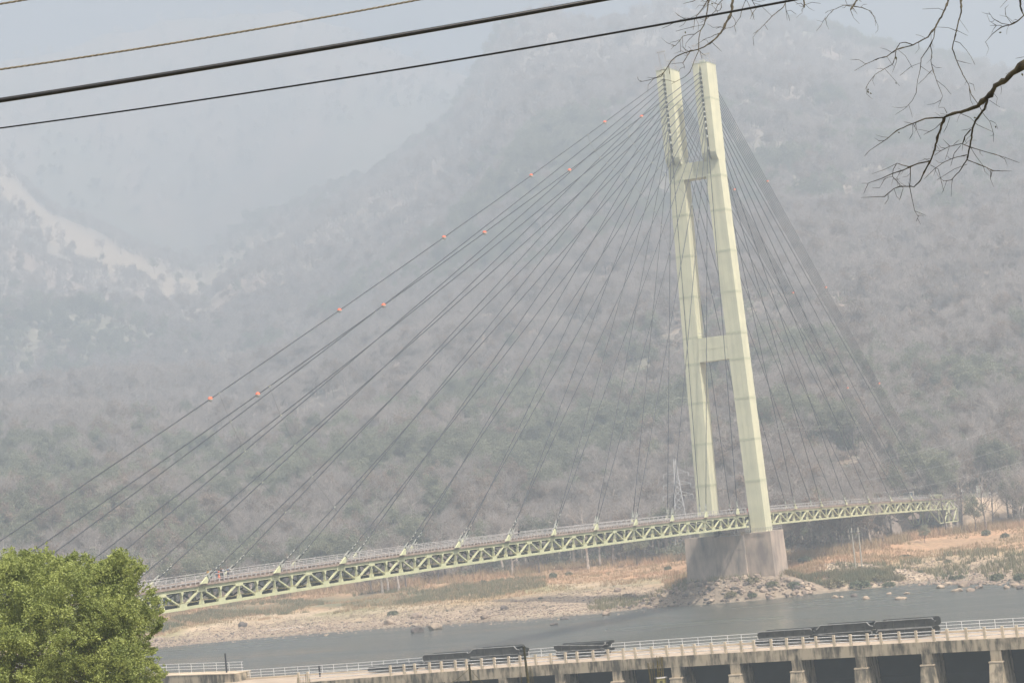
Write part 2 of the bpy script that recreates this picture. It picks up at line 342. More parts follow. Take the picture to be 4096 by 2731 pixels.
# what the ground is made of, as a colour per vertex
def mixc(a, b, t): return a * (1 - t[..., None]) + b * t[..., None]
def ground_colour(X, Y, Z):
    az, r = azr(X, Y); azc = np.where((az > 90) | (az < -60), 90, az)
    rs = np.interp(azc, SH[:, 0], SH[:, 1]); rt = np.maximum(np.interp(azc, TL[:, 0], TL[:, 1]), rs + 40)
    C = lambda *c: np.array(c)[None, None] * np.ones(X.shape + (1,))
    f = (r - rs) / (rt - rs)
    wob = f + .14 * fbm(X, Y, 26, 4)
    st = lambda a, b, t: np.clip((t - a) / (b - a), 0, 1)
    peb = C(.38, .295, .215) * (1 + .30 * fbm(X, Y, 2.6, 2))[..., None]
    gr = mixc(C(.43, .31, .18), C(.30, .26, .14), st(-.1, .3, fbm(X, Y, 15, 4)))
    org = mixc(C(.48, .295, .175), C(.38, .25, .15), st(-.2, .3, fbm(X + 40, Y, 12, 4)))
    c = mixc(peb, gr, st(.22, .42, wob)); c = mixc(c, org, st(.45, .6, wob))
    green = C(.145, .155, .09)
    left = st(64.5, 61.5, az)
    c = mixc(c, green, st(.52, .60, wob) * st(.86, .74, wob) * left * .85)
    sand = C(.50, .40, .29)
    c = mixc(c, sand, st(.08, .22, fbm(X + 300, Y + 70, 20, 3)) * st(.30, .38, wob) * st(.56, .48, wob) * .7)
    c = mixc(c, sand, st(0, 6, 11 - np.hypot((X - 211) / 1.2, (Y - 43) / 1.6)) * .9)
    c = mixc(c, sand, st(0, 6, 12 - np.hypot((X - 243) / 1.5, (Y + 27) / 1.0)) * .9)
    floor = mixc(C(.29, .225, .19), C(.21, .185, .16), st(-.25, .25, fbm(X, Y, 60, 5)))
    grn = mixc(C(.19, .19, .14), C(.24, .22, .17), st(-.2, .2, fbm(X, Y, 24, 3)))
    floor = mixc(floor, grn, st(.02, .2, fbm(X + 900, Y, 260, 4)) * .8)
    # bare earth where the slope has slipped
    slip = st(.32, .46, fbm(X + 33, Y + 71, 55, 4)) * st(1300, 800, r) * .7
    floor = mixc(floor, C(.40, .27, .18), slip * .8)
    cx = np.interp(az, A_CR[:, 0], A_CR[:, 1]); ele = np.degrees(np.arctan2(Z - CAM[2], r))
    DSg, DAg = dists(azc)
    pale_ground = st(1.25, .7, cx - ele) * st(-.1, .25, cx - ele) * st(1800, 2300, r) * st(58.5, 56.5, az)  # pale ground: landslide scar below the left crest, fainter patches elsewhere
    pale_ground = np.maximum(pale_ground, st(1.6, .1, cx - ele) * st(1500, 2000, r) * st(57, 58.4, az) * st(62.5, 60.5, az) * .3)
    pale_ground = np.maximum(pale_ground, st(.1, .3, fbm(X * .8, Y * 1.4, 300, 4)) * st(1700, 2100, r) * st(66.5, 70, az) * .12)
    pale_ground = pale_ground * st(30, 0, r - DAg)
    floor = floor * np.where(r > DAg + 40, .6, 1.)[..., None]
    floor = mixc(floor, C(.39, .315, .24), pale_ground * .9 * st(-.6, -.15, fbm(X, Y, 90, 4)))
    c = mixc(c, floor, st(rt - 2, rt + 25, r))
    scar = on_ground(1700, 1925); sa_, sr_ = azr(scar[0], scar[1]); sd = np.hypot((az - sa_) / .26, (r - sr_ + 15) / 40.) + .5 * fbm(X, Y, 9, 3)
    c = mixc(c, C(.75, .47, .30), st(1.2, .8, sd))
    rd, rz = road_d(X, Y)
    c = mixc(c, C(.27, .21, .16), st(24, 16, rd + 6 * fbm(X, Y, 8, 3)) * (r > 300) * (X > 395) * (Y < -1))
    c = mixc(c, C(.46, .35, .25), st(1.1, .8, np.hypot((X - 416) / 9, (Y + 11) / 6) + .3 * fbm(X, Y, 7, 3)))
    c = mixc(c, C(.25, .22, .20), st(5.5, 5.0, rd) * (r > 300))
    c = mixc(c, C(.23, .185, .14), st(20, 12, np.hypot(X - 226, (Y - 2) / 1.4)) * (r > 300) * .85)
    c = mixc(c, C(.20, .17, .13), st(-19.2, -20.2, Z) * (r > 200))
    c = mixc(c, C(.22, .19, .10), 1. * (r < 200))
    return np.clip(c, .01, .8)
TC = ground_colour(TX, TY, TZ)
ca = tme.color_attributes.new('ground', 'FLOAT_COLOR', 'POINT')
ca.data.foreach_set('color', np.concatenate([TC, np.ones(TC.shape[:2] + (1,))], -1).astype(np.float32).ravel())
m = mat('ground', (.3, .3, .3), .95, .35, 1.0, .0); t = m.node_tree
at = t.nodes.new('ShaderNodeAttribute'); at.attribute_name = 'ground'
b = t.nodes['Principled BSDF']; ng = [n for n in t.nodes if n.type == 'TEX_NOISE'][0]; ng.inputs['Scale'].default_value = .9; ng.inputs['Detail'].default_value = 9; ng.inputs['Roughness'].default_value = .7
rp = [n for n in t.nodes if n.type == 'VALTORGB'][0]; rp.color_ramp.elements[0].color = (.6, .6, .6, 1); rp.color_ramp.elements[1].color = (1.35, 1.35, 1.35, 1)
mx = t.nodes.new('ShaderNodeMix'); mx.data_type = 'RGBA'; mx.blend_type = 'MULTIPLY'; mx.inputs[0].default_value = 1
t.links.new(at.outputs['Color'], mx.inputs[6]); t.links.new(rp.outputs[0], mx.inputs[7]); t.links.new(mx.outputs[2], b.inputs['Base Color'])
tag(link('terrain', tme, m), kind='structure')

# ------------------------------------------------------------------ water
wa = np.concatenate([np.arange(-180, 48, 6.), np.arange(48, 81, 1.), np.arange(82, 176, 6.)]); wr = np.array([90., 200, 300, 400, 500, 600, 700])
WA, WR = np.meshgrid(wa, wr, indexing='ij')
wme = grid_mesh('river_water', CAM[0] + WR * np.sin(np.radians(WA)), CAM[1] + WR * np.cos(np.radians(WA)), 0 * WR - 20, True)
m = bpy.data.materials.new('river_water'); m.use_nodes = True; t = m.node_tree; b = t.nodes['Principled BSDF']
b.inputs['Base Color'].default_value = (.07, .075, .062, 1); b.inputs['Roughness'].default_value = .16; b.inputs['IOR'].default_value = 1.33
g = t.nodes.new('ShaderNodeNewGeometry'); prev = None
for sc_, st_, dist, strn in ((1.0, (.9, .16, 1), .22, .8), (1.0, (.22, .035, 1), .9, .55), (1.0, (3, 1.0, 1), .04, .6)):
    mp = t.nodes.new('ShaderNodeMapping'); mp.inputs['Scale'].default_value = st_; mp.inputs['Rotation'].default_value = (0, 0, .08)
    n = t.nodes.new('ShaderNodeTexNoise'); n.inputs['Scale'].default_value = sc_; n.inputs['Detail'].default_value = 5; n.inputs['Distortion'].default_value = .6
    bp = t.nodes.new('ShaderNodeBump'); bp.inputs['Distance'].default_value = dist; bp.inputs['Strength'].default_value = strn
    t.links.new(g.outputs['Position'], mp.inputs[0]); t.links.new(mp.outputs[0], n.inputs[0]); t.links.new(n.outputs['Fac'], bp.inputs['Height'])
    if prev: t.links.new(prev.outputs[0], bp.inputs['Normal'])
    prev = bp
t.links.new(prev.outputs[0], b.inputs['Normal'])
# smoother and rougher sheets of current
mp = t.nodes.new('ShaderNodeMapping'); mp.inputs['Scale'].default_value = (.022, .006, 1); n = t.nodes.new('ShaderNodeTexNoise'); n.inputs['Scale'].default_value = 1; n.inputs['Detail'].default_value = 4
t.links.new(g.outputs['Position'], mp.inputs[0]); t.links.new(mp.outputs[0], n.inputs[0])
mr = t.nodes.new('ShaderNodeMapRange'); mr.inputs['From Min'].default_value = .35; mr.inputs['From Max'].default_value = .65; mr.inputs['To Min'].default_value = .10; mr.inputs['To Max'].default_value = .34
t.links.new(n.outputs['Fac'], mr.inputs[0]); t.links.new(mr.outputs[0], b.inputs['Roughness'])
tag(link('river_water', wme, m), kind='structure')

# ------------------------------------------------------------------ cable-stayed bridge
def dk(x): return .00913 * x - 4.81e-5 * x * x
bridge = empty('cable_stayed_bridge', (229.7, 0, -5), 'pale green cable stayed road bridge with a twin legged tower and truss deck', 'bridge')
XA, XB = -95., 408.
# deck slab, road, kerbs
def strip(m, xs, y0, y1, z0, z1):
    for a, b_ in zip(xs[:-1], xs[1:]):
        m.hexa([(a, y0, dk(a) + z0), (b_, y0, dk(b_) + z0), (b_, y1, dk(b_) + z0), (a, y1, dk(a) + z0)],
               [(a, y0, dk(a) + z1), (b_, y0, dk(b_) + z1), (b_, y1, dk(b_) + z1), (a, y1, dk(a) + z1)])
    return m
XS = np.linspace(XA, XB, 60)
strip(MB(), XS, -4.45, 4.45, -.30, 0).build('deck_slab', M_['slab'], bridge)
strip(MB(), XS, -3.55, 3.55, .004, .05).build('road_surface', M_['asphalt'], bridge)
for s in (-1, 1):
    strip(MB(), XS, min(s * 3.6, s * 3.9), max(s * 3.6, s * 3.9), .003, .22).build('kerb', M_['slab'], bridge)
YT = 4.0
ZT, ZB = -.30, -3.35         # top of the top chord, bottom of the bottom chord, from the deck
K0, K1 = -19, 81
def P(k, y, z): return (5. * k, y, dk(5. * k) + z)
for s in (-1, 1):
    tr = empty('truss', (229.7, s * YT, -5)); attach(tr, Matrix.Translation((229.7, s * YT, -5)), bridge)
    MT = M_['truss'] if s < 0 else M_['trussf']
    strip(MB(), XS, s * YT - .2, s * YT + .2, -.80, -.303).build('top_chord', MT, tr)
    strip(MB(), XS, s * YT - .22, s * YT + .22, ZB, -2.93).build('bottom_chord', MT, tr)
    for k in range(K0, K1 + 1):
        x = 5. * k; zd = dk(x)
        if k % 2 == 0:
            g = MB(); wd = 1.25 if k % 4 == 0 else 1.0
            g.prism([(x - wd, s * YT - .24, zd - .305), (x + wd, s * YT - .24, zd - .305), (x + wd, s * YT - .24, zd - 1.12), (x - wd, s * YT - .24, zd - 1.12)], (0, .48, 0))
            gp = g.build('gusset_plate', MT, tr)
            if k % 4 == 0:
                for q in range(6):
                    xx = x - wd + .2 + q * .42
                    member('stiffener', (xx, s * (YT + .28), zd - .75), (xx, s * (YT + .28), zd - .31), .12, .06, MT, tr)
            for d in (-1, 1):
                if K0 <= k + d <= K1:
                    member('diagonal', (x + d * .75, s * YT, zd - 1.0), (5. * (k + d) - d * .55, s * YT, dk(5. * (k + d)) - 2.75), .34, .21, MT, tr)
            member('vertical', (x, s * YT, zd - 1.1), (x, s * YT, zd - 2.94), .38, .16, MT, tr)
            MB().prism([(x - .42, s * YT - .25, zd - 2.93), (x + .42, s * YT - .25, zd - 2.93), (x + .12, s * YT - .25, zd - 2.3), (x - .12, s * YT - .25, zd - 2.3)], (0, .5, 0)).build('foot_plate', MT, tr)
        else:
            MB().prism([(x - 1.0, s * YT - .25, zd - 3.36), (x + 1.0, s * YT - .25, zd - 3.36), (x + .85, s * YT - .25, zd - 2.45), (x - .85, s * YT - .25, zd - 2.45)], (0, .5, 0)).build('gusset_plate', MT, tr)
            MB().prism([(x - .38, s * YT - .225, zd - .80), (x + .38, s * YT - .225, zd - .80), (x + .11, s * YT - .225, zd - 1.35), (x - .11, s * YT - .225, zd - 1.35)], (0, .45, 0)).build('cap_plate', MT, tr)
            member('vertical', (x, s * YT, zd - 1.3), (x, s * YT, zd - 2.5), .38, .16, MT, tr)
# cross frames and bottom laterals
for k in range(K0, K1 + 1):
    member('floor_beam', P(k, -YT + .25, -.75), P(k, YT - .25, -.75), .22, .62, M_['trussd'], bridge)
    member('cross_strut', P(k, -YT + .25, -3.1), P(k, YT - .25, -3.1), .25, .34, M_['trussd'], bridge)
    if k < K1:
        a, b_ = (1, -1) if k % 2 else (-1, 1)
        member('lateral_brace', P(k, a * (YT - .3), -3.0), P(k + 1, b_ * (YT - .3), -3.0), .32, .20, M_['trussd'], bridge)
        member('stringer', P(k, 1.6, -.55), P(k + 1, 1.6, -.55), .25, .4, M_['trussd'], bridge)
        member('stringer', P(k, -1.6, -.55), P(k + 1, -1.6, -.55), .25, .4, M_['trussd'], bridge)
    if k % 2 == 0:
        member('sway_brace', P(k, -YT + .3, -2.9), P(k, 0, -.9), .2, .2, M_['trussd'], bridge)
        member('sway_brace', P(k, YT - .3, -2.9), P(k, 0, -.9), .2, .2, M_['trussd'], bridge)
# deeper end bays over the far bank
for s in (-1, 1):
    tr = empty('end_frame', (398, s * YT, -8)); attach(tr, Matrix.Translation((398, s * YT, -8)), bridge)
    z1, z2 = dk(390) - 3.2, -10.9
    member('lower_chord', (387.9, s * YT, z2), (408, s * YT, z2 - .25), .4, .36, M_['truss'], tr)
    member('diagonal', (378, s * YT, dk(378) - 3.2), (388, s * YT, z2), .3, .3, M_['truss'], tr, 'H')
    for a, b_ in ((388, 398), (398, 398), (408, 408)):
        member('vertical', (a, s * YT, dk(a) - 3.3) if a == 388 else (a, s * YT, dk(a) - 3.3), (a, s * YT, z2), .34, .26, M_['truss'], tr, 'H')
    for a, b_ in ((388.5, 393), (398, 393.4), (398, 402.6), (407.5, 403)):
        member('diagonal', (a, s * YT, dk(a) - 3.3), (b_, s * YT, z2 + .1), .3, .26, M_['truss'], tr, 'H')
    g = MB(); g.prism([(396.8, s * YT - .3, dk(398) - 3.0), (399.2, s * YT - .3, dk(398) - 3.0), (399, s * YT - .3, dk(398) - 4.6), (397, s * YT - .3, dk(398) - 4.6)], (0, .6, 0)); g.build('gusset_plate', M_['truss'], tr)
    g = MB(); g.box((397.4, s * YT - .5, -11.9), (399.4, s * YT + .5, -11.1)); g.hexa([(397, s * YT - .7, -14.2), (399.8, s * YT - .7, -14.2), (399.8, s * YT + .7, -14.2), (397, s * YT + .7, -14.2)], [(397.8, s * YT - .4, -11.9), (399, s * YT - .4, -11.9), (399, s * YT + .4, -11.9), (397.8, s * YT + .4, -11.9)]); g.build('pedestal', M_['concl'], tr)
for x in np.arange(388, 409, 5.): member('cross_strut', (x, -YT, -10.9), (x, YT, -10.9), .3, .3, M_['trussd'], bridge)
# railings: posts one by one, stubs, four rails
pk = np.arange(XA + 1, XB - 1, 2.5); n_far_posts = 0
for s in (-1, 1):
    ra = empty('railing', (229.7, s * 4.2, 0)); attach(ra, Matrix.Translation((229.7, s * 4.2, 0)), bridge)
    far_rest = MB(); stubs = MB()
    for i, x in enumerate(pk):
        if 226.5 < x < 233: continue
        if s < 0 or x < 150: member('post', (x, s * 4.25, dk(x) - .02), (x, s * 4.25, dk(x) + 1.22), .10, .13, M_['rail'], ra)
        else: far_rest.bar((x, s * 4.25, dk(x) - .02), (x, s * 4.25, dk(x) + 1.22), .10, .13)
        stubs.bar((x + 1.25, s * 4.2, dk(x) - .02), (x + 1.25, s * 4.2, dk(x) + .40), .16, .16)
    if far_rest.v: tag(far_rest.build('rail_posts', M_['rail'], ra), kind='stuff')
    tag(stubs.build('rail_stubs', M_['rail'], ra), kind='stuff')
    for h, t_ in ((1.17, .09), (.62, .07), (.40, .08)):
        for xs_ in (np.linspace(XA, 227, 40), np.linspace(232.6, XB, 20)):
            strip(MB(), xs_, s * 4.18 - .04, s * 4.18 + .04, h - t_ / 2, h + t_ / 2).build('rail', M_['rail'], ra)
# slack conduit hung along the near truss
pts = []
for k in range(K0, 78):
    for q in range(4):
        t_ = q / 4; pts.append((5 * (k + t_), -YT - .32, dk(5 * (k + t_)) - 2.25 - .22 * math.sin(math.pi * t_) * (1 + .5 * math.sin(k * 1.7)) + .06 * math.sin(k * 2.3)))
MB().tube(pts, .035, 4).build('conduit', M_['yellow'], bridge)

# tower
tw = empty('tower', (229.7, 0, -5)); attach(tw, Matrix.Translation((229.7, 0, -5)), bridge)
X0, X1 = 227.6, 231.9
def leg_mb(s, z0, z1, x0=X0, x1=X1, grow=0.):
    def yi(z): t_ = min(1, (z + 5) / 88); return 4.62 * (1 - t_) + 2.75 * t_
    def yo(z): t_ = min(1, (z + 5) / 88); return 8.35 * (1 - t_) + 6.42 * t_
    q = lambda z: [(x0 - grow, s * (yi(z) - grow), z), (x1 + grow, s * (yi(z) - grow), z), (x1 + grow, s * (yo(z) + grow), z), (x0 - grow, s * (yo(z) + grow), z)]
    a, b_ = q(z0), q(z1)
    if s > 0: a, b_ = a[::-1], b_[::-1]
    return MB().hexa(a[::-1], b_[::-1])
joints = [-4.3, 6.9, 16.6, 26.3, 35.5, 41.7, 51.4, 61.1, 70.8, 79.0]
for s in (-1, 1):
    lg = leg_mb(s, -5.0, 83.0).build('tower_leg', M_['tower'], tw)
    for z in joints:
        leg_mb(s, z - .28, z + .28, grow=.035).build('splice_band', M_['joint'], lg)
    for yy in (.33, .67):     # stiffener seams down the faces
        def sy(z): 
            t_ = min(1, (z + 5) / 88); a_ = 4.62 * (1 - t_) + 2.75 * t_; b__ = 8.35 * (1 - t_) + 6.42 * t_
            return s * (a_ + (b__ - a_) * yy)
        MB().bar((X0 - .01, sy(-4.8), -4.8), (X0 - .01, sy(82.5), 82.5), .05, .05).build('weld_seam', M_['joint'], lg)
    # head: two boxes with the cable slot between them
    yin, yout = 2.85, 6.45; hx0, hx1 = 226.3, 232.25
    for (ya, yb_) in ((yin, 4.33), (4.93, yout)):
        h = MB(); y0, y1 = sorted((s * ya, s * yb_))
        pts = [(X0, y0, 82.6), (hx1 - .3, y0, 82.6), (hx1, y0, 83.6), (hx1, y0, 105.6), (hx0, y0, 105.6), (hx0, y0, 84.5), (hx0 + .25, y0, 83.6), (hx0 + .75, y0, 83.0)]
        h.prism(pts, (0, y1 - y0, 0)); hb = h.build('head_box', M_['tower'], tw)
        MB().box((hx0 - .03, y0 - .02, 97.0), (hx1 + .03, y1 + .02, 97.5)).build('splice_band', M_['joint'], hb)
        MB().box((hx0 - .06, y0 - .05, 105.6), (hx1 + .06, y1 + .05, 105.75)).build('cap_plate', M_['joint'], hb)
    y0, y1 = sorted((s * 4.33, s * 4.93))
    MB().box((228.4, y0, 83), (230.6, y1, 105.2)).build('slot_core', M_['slit'], tw)
    # top platform: handrail, hoist frame, lifting gear
    pl = MB()
    ys0, ys1 = sorted((s * (yin - .1), s * (yout + .1)))
    for hh in (.55, 1.1):
        pl.bar((hx0, ys0, 105.7 + hh), (hx1, ys0, 105.7 + hh), .05); pl.bar((hx0, ys1, 105.7 + hh), (hx1, ys1, 105.7 + hh), .05)
        pl.bar((hx0, ys0, 105.7 + hh), (hx0, ys1, 105.7 + hh), .05); pl.bar((hx1, ys0, 105.7 + hh), (hx1, ys1, 105.7 + hh), .05)
    for q in range(4):
        for yy in (ys0, ys1): pl.bar((hx0 + q * 1.97, yy, 105.7), (hx0 + q * 1.97, yy, 106.8), .06)
    pl.build('top_handrail', M_['rail'], tw)
    for xx, hh in ((hx0 - .5, 4.2), (hx1 - .6, 2.9)):
        fr = MB(); ya, yb2 = sorted((s * 3.7, s * 5.2))
        fr.bar((xx + 1.2, ya, 105.7), (xx, ya, 105.7 + hh), .10); fr.bar((xx + 1.2, yb2, 105.7), (xx, yb2, 105.7 + hh), .10)
        fr.bar((xx - .2, ya, 105.7 if xx > 230 else 105.7), (xx, ya, 105.7 + hh), .05); fr.bar((xx + .2, yb2, 105.7), (xx, yb2, 105.7 + hh), .05)
        fr.bar((xx, ya - .3, 105.7 + hh), (xx, yb2 + .3, 105.7 + hh), .22, .3)
        for q in range(6): fr.bar((xx, ya + q * .28, 105.45 + hh), (xx, ya + q * .28, 105.0 + hh), .06)
        fr.build('hoist_frame', M_['rail'], tw)
    wn = MB(); wn.tube([(228.5, s * 4.0, 106.3), (228.5, s * 5.2, 106.3)], .45, 10); wn.box((228, s * 4.6 - .4, 105.75), (229.2, s * 4.6 + .4, 106.1)); wn.build('winch', M_['socket'], tw)
for z0, z1, yy in ((35.8, 41.4, 3.78), (79.1, 82.9, 2.86)):
    cb = MB().box((X0 + .06, -yy, z0), (X1 - .06, yy, z1)).build('crossbeam', M_['tower'], tw)
    for q in (-1, 0, 1): MB().box((X0 + .03, q * yy * .5 - .03, z0 + .01), (X0 + .07, q * yy * .5 + .03, z1 - .01)).build('weld_seam', M_['joint'], cb)
    MB().box((X0 + .03, -yy, (z0 + z1) / 2 - .04), (X0 + .065, yy, (z0 + z1) / 2 + .04)).build('weld_seam', M_['joint'], cb)
    hr = MB()
    for x in (X0 + .2, X1 - .2):
        for hh in (.55, 1.1): hr.bar((x, -yy, z1 + hh), (x, yy, z1 + hh), .06)
        for q in range(7): hr.bar((x, -yy + q * yy / 3, z1), (x, -yy + q * yy / 3, z1 + 1.1), .06)
    hr.build('handrail', M_['rail'], cb)

# stays
ZL = [103.6, 102.5, 101.5, 100.4, 99.4, 98.3, 97.3, 96.2, 95.2, 94.1, 92.9, 91.6, 90.1, 88.2, 85.4]
def cable_pts(a, b_, sag, n=14):
    a = Vector(a); b_ = Vector(b_); o = []
    for i in range(n + 1):
        t_ = i / n; p = a.lerp(b_, t_); p.z -= sag * 4 * t_ * (1 - t_); o.append(p)
    return o
STAYS = {}
_frame = None
def stay(xa, za_top, s, xt, small=False):
    yb_, yt_ = s * 4.62, s * 4.63
    A = Vector((xa, yb_, dk(xa) + .35)); T_ = Vector((xt, yt_, za_top)); d = (T_ - A).normalized(); L = (T_ - A).length
    pts = cable_pts(A + d * 2.2, T_, .0042 * L * abs(d.x))
    c = MB().tube(pts, .066 if small else .085, 6).build('stay_cable', M_['cable'], bridge, True)
    STAYS[(round(xa, 1), s)] = (A, T_, .0042 * L * abs(d.x))
    sd = Vector((0, 1, 0)); up = d.cross(sd).normalized()
    if not small:
        g = MB(); e = d
        h = Vector((1 if d.x > 0 else -1, 0, 0))
        lowp = A - h * 1.1 + Vector((0, 0, -.38)); 
        g.prism([tuple(lowp), tuple(A + h * .75 + Vector((0, 0, -.38))), tuple(A + d * .85 - up * .25), tuple(A + d * .9 + up * .25)], (0, .26 * s, 0))
        g.build('anchor_plate', M_['truss'], c)
        fr = MB()
        for q in (-1, 1): fr.bar(A + d * .9 + up * .30 * q, A + d * 2.7 + up * .30 * q, .14, .13)
        fr.bar(A + d * 1.5 - up * .38, A + d * 1.5 + up * .38, .26, .34)
        fr.build('anchor_frame', M_['sleeve'], c)
    else:
        MB().bar(A - d * .3, A + d * 1.6, .22).build('anchor_plate', M_['truss'], c)
    for q in range(max(1, min(4, int(abs(d.x) * 7) - 2)) if xa < 235 else 1):
        MB().tube([A + d * (2.7 + q * 1.05), A + d * (3.2 + q * 1.05)], .075, 6).build('sleeve', M_['sleeve'], c)
    MB().tube([T_ + d * .3, T_ - d * .35], .24, 8).build('socket', M_['socket'], c)
for s in (-1, 1):
    for i, n in enumerate(range(-3, 12)): stay(20. * n, ZL[i], s, 226.5)
    for i in range(7): stay(392.0 - i * 1.35, 104.3 - i * 1.02 - .2, s, 231.6, True)
    for i, n in enumerate(range(19, 11, -1)): stay(20. * n, ZL[7 + i], s, 231.6)
# thin tie wires clipped across the stays, with their clips
def on_stay(key, x):
    A, T_, sg = STAYS[key]; t_ = (x - A.x) / (T_.x - A.x); p = A.lerp(T_, t_); p.z -= sg * 4 * t_ * (1 - t_); return p
for s in (-1, 1):
    for xs in ([177.6, 178.4, 180.5, 183, 186.5, 190, 193.6, 197.2, 200.8, 204.4, 208, 211.5, 215, 218.5, 221.5], [22.8, 25.3, 28.6, 32.9, 39, 47, 57, 68, 81, 96, 112, 130, 150, 173, 199]):
        pts = []; clips = MB()
        for i, x in enumerate(xs):
            n = -3 + i
            if 20 * n + 8 > x: continue
            p = on_stay((20. * n, s), x); pts.append(p); clips.box(tuple(p - Vector((.14, .14, .14))), tuple(p + Vector((.14, .14, .14))))
        tie = MB().tube(pts, .028, 4).build('tie_wire', M_['tie'], bridge)
        tag(clips.build('tie_clips', M_['socket'], tie), kind='stuff')
    for f in (.40, .78):
        pts = []; clips = MB()
        for i, n in enumerate(range(19, 12, -1)):
            A, T_, sg = STAYS[(20. * n, s)]; x = T_.x + (A.x - T_.x) * f; pts.append(on_stay((20. * n, s), x))
            p = pts[-1]; clips.box(tuple(p - Vector((.12, .12, .12))), tuple(p + Vector((.12, .12, .12))))
        tie = MB().tube(pts, .028, 4).build('tie_wire', M_['tie'], bridge)
        tag(clips.build('tie_clips', M_['socket'], tie), kind='stuff')

# aircraft warning balls on the outermost stays
def uv_ball(c, r, top):
    m = MB(); n, k = 10, 5
    sg = 1 if top else -1
    for j in range(k + 1):
        ph = j / k * math.pi / 2
        for i in range(n):
            th = 2 * math.pi * i / n; m.v.append((c[0] + r * math.cos(ph) * math.cos(th), c[1] + r * math.cos(ph) * math.sin(th), c[2] + sg * r * math.sin(ph)))
    for j in range(k):
        for i in range(n):
            q = (j * n + i, j * n + (i + 1) % n, (j + 1) * n + (i + 1) % n, (j + 1) * n + i); m.f.append(q if top else q[::-1])
    return m
ORD = ['highest', 'second highest', 'middle', 'second lowest', 'lowest']
balls = [(x, 1, -60., f'{ORD[i]} orange marker ball on the longest left stay, far cable plane') for i, x in enumerate((187.8, 146.3, 104.6, 62.7, 20.2))]
balls += [(x, -1, -60., f'{ORD[i]} orange marker ball on the longest left stay, near cable plane') for i, x in enumerate((186.8, 145., 103.2, 61.7, 19.3))]
O3 = ['highest', 'middle', 'lowest']
balls += [(x, -1, 392., f'{O3[i]} of three orange marker balls on the near bundle of right back stays') for i, x in enumerate((265.8, 303.1, 341.))]
balls += [(x, 1, 392., f'{O3[i]} of three orange marker balls on the far bundle of right back stays') for i, x in enumerate((266.7, 303.4, 341.3))]
for x, s, key, lab in balls:
    p = on_stay((key, s), x); r = .40 if key < 0 else .33
    root = empty('marker_ball', tuple(p), lab, 'marker ball', 'marker balls on the outer stays')
    uv_ball(p, r, True).build('upper_shell', M_['ball'], root, True)
    uv_ball(p, r, False).build('lower_shell', M_['ballw'], root, True)

# ------------------------------------------------------------------ tower pier
pr = empty('bridge_pier', (229.5, 0, -20), 'massive weathered concrete pier under the bridge tower at the river edge', 'pier')
def ped(y0, y1, x0, x1, z1, bat=.35):
    return MB().hexa([(x0 - bat, y0 - bat, -21), (x1 + bat, y0 - bat, -21), (x1 + bat, y1 + bat, -21), (x0 - bat, y1 + bat, -21)], [(x0, y0, z1), (x1, y0, z1), (x1, y1, z1), (x0, y1, z1)])
ped(-9.9, -3.4, 225.7, 234.6, -5.0).build('pedestal', M_['pier2'], pr)
ped(3.7, 11.2, 225.1, 234.7, -5.0).build('pedestal', M_['pier'], pr)
ped(-3.38, 3.68, 225.11, 234.0, -5.3, .34).build('web_wall', M_['pier'], pr)
for z in (-8.5, -12, -15.5): MB().box((224.95, -3.3, z - .05), (234.2, 3.6, z + .02)).build('pour_joint', M_['pier'], pr)
for y in (-2.6, 2.6): MB().box((228.4, y - .9, -5.6), (231, y + .9, -4.7)).build('bearing_block', M_['concl'], pr)
for y in (-4.0, 4.0): MB().box((229.2, y - .25, -5.0), (230.3, y + .25, -3.72)).build('bearing', M_['gate'], pr)
pf = MB()
for hh in (.5, 1.0):
    pf.bar((225.3, -9.7, -5 + hh), (225.3, -4, -5 + hh), .06); pf.bar((225.3, -9.7, -5 + hh), (234.4, -9.7, -5 + hh), .06); pf.bar((225.3, 4, -5 + hh), (225.3, 10.6, -5 + hh), .06)
for q in range(8): pf.bar((225.3, -9.7 + q * .8, -5), (225.3, -9.7 + q * .8, -4), .07); pf.bar((225.3 + q * 1.3, -9.7, -5), (225.3 + q * 1.3, -9.7, -4), .07); pf.bar((225.3, 4 + q * .94, -5), (225.3, 4 + q * .94, -4), .07)
pf.build('guard_rail', M_['rail'], pr)
lad = MB(); lad.bar((225.6, -5.0, -5), (225.6, -5.0, -2.2), .12); lad.bar((225.6, -4.3, -5), (225.6, -4.3, -2.2), .12)
for q in range(7): lad.bar((225.6, -5.0, -4.8 + q * .4), (225.6, -4.3, -4.8 + q * .4), .06)
lad.build('access_ladder', M_['socket'], pr)
wp = MB().box((224.2, -2.6, -5.3), (226.0, 2.6, -5.15))
for hh in (.5, 1.): wp.bar((224.2, -2.6, -5.2 + hh), (224.2, 2.6, -5.2 + hh), .06)
for q in range(7): wp.bar((224.2, -2.6 + q * .87, -5.2), (224.2, -2.6 + q * .87, -4.2), .07)
wp.build('inspection_walkway', M_['rail'], pr)

# abutment
ab = empty('bridge_abutment', (412, 0, -14), 'concrete abutment wall closing the far end of the bridge', 'abutment')
MB().box((409.6, -6.2, -15), (413, 6.2, -4.9)).build('breast_wall', M_['pier'], ab)
MB().box((409.4, 6.25, -15), (411.6, 30, -5.6)).build('wing_wall', M_['rockd'], ab)  # dark material carries the deck's shade in the wall colour
MB().box((404.5, 3.5, -14.5), (409.3, 22, -9.4)).build('shaded_opening', M_['rockd'], ab)  # solid dark box standing in for the shaded opening beside the abutment
MB().hexa([(409.6, -6.3, -15), (422, -9.5, -15), (422, -9.0, -15), (411, -6.25, -15)], [(409.6, -6.3, -5), (422, -9.5, -6), (422, -9.0, -6), (411, -6.25, -5)]).build('wing_wall', M_['concl'], ab)
MB().box((396, -6, -15), (401.5, 6, -14.0)).build('footing', M_['concl'], ab)

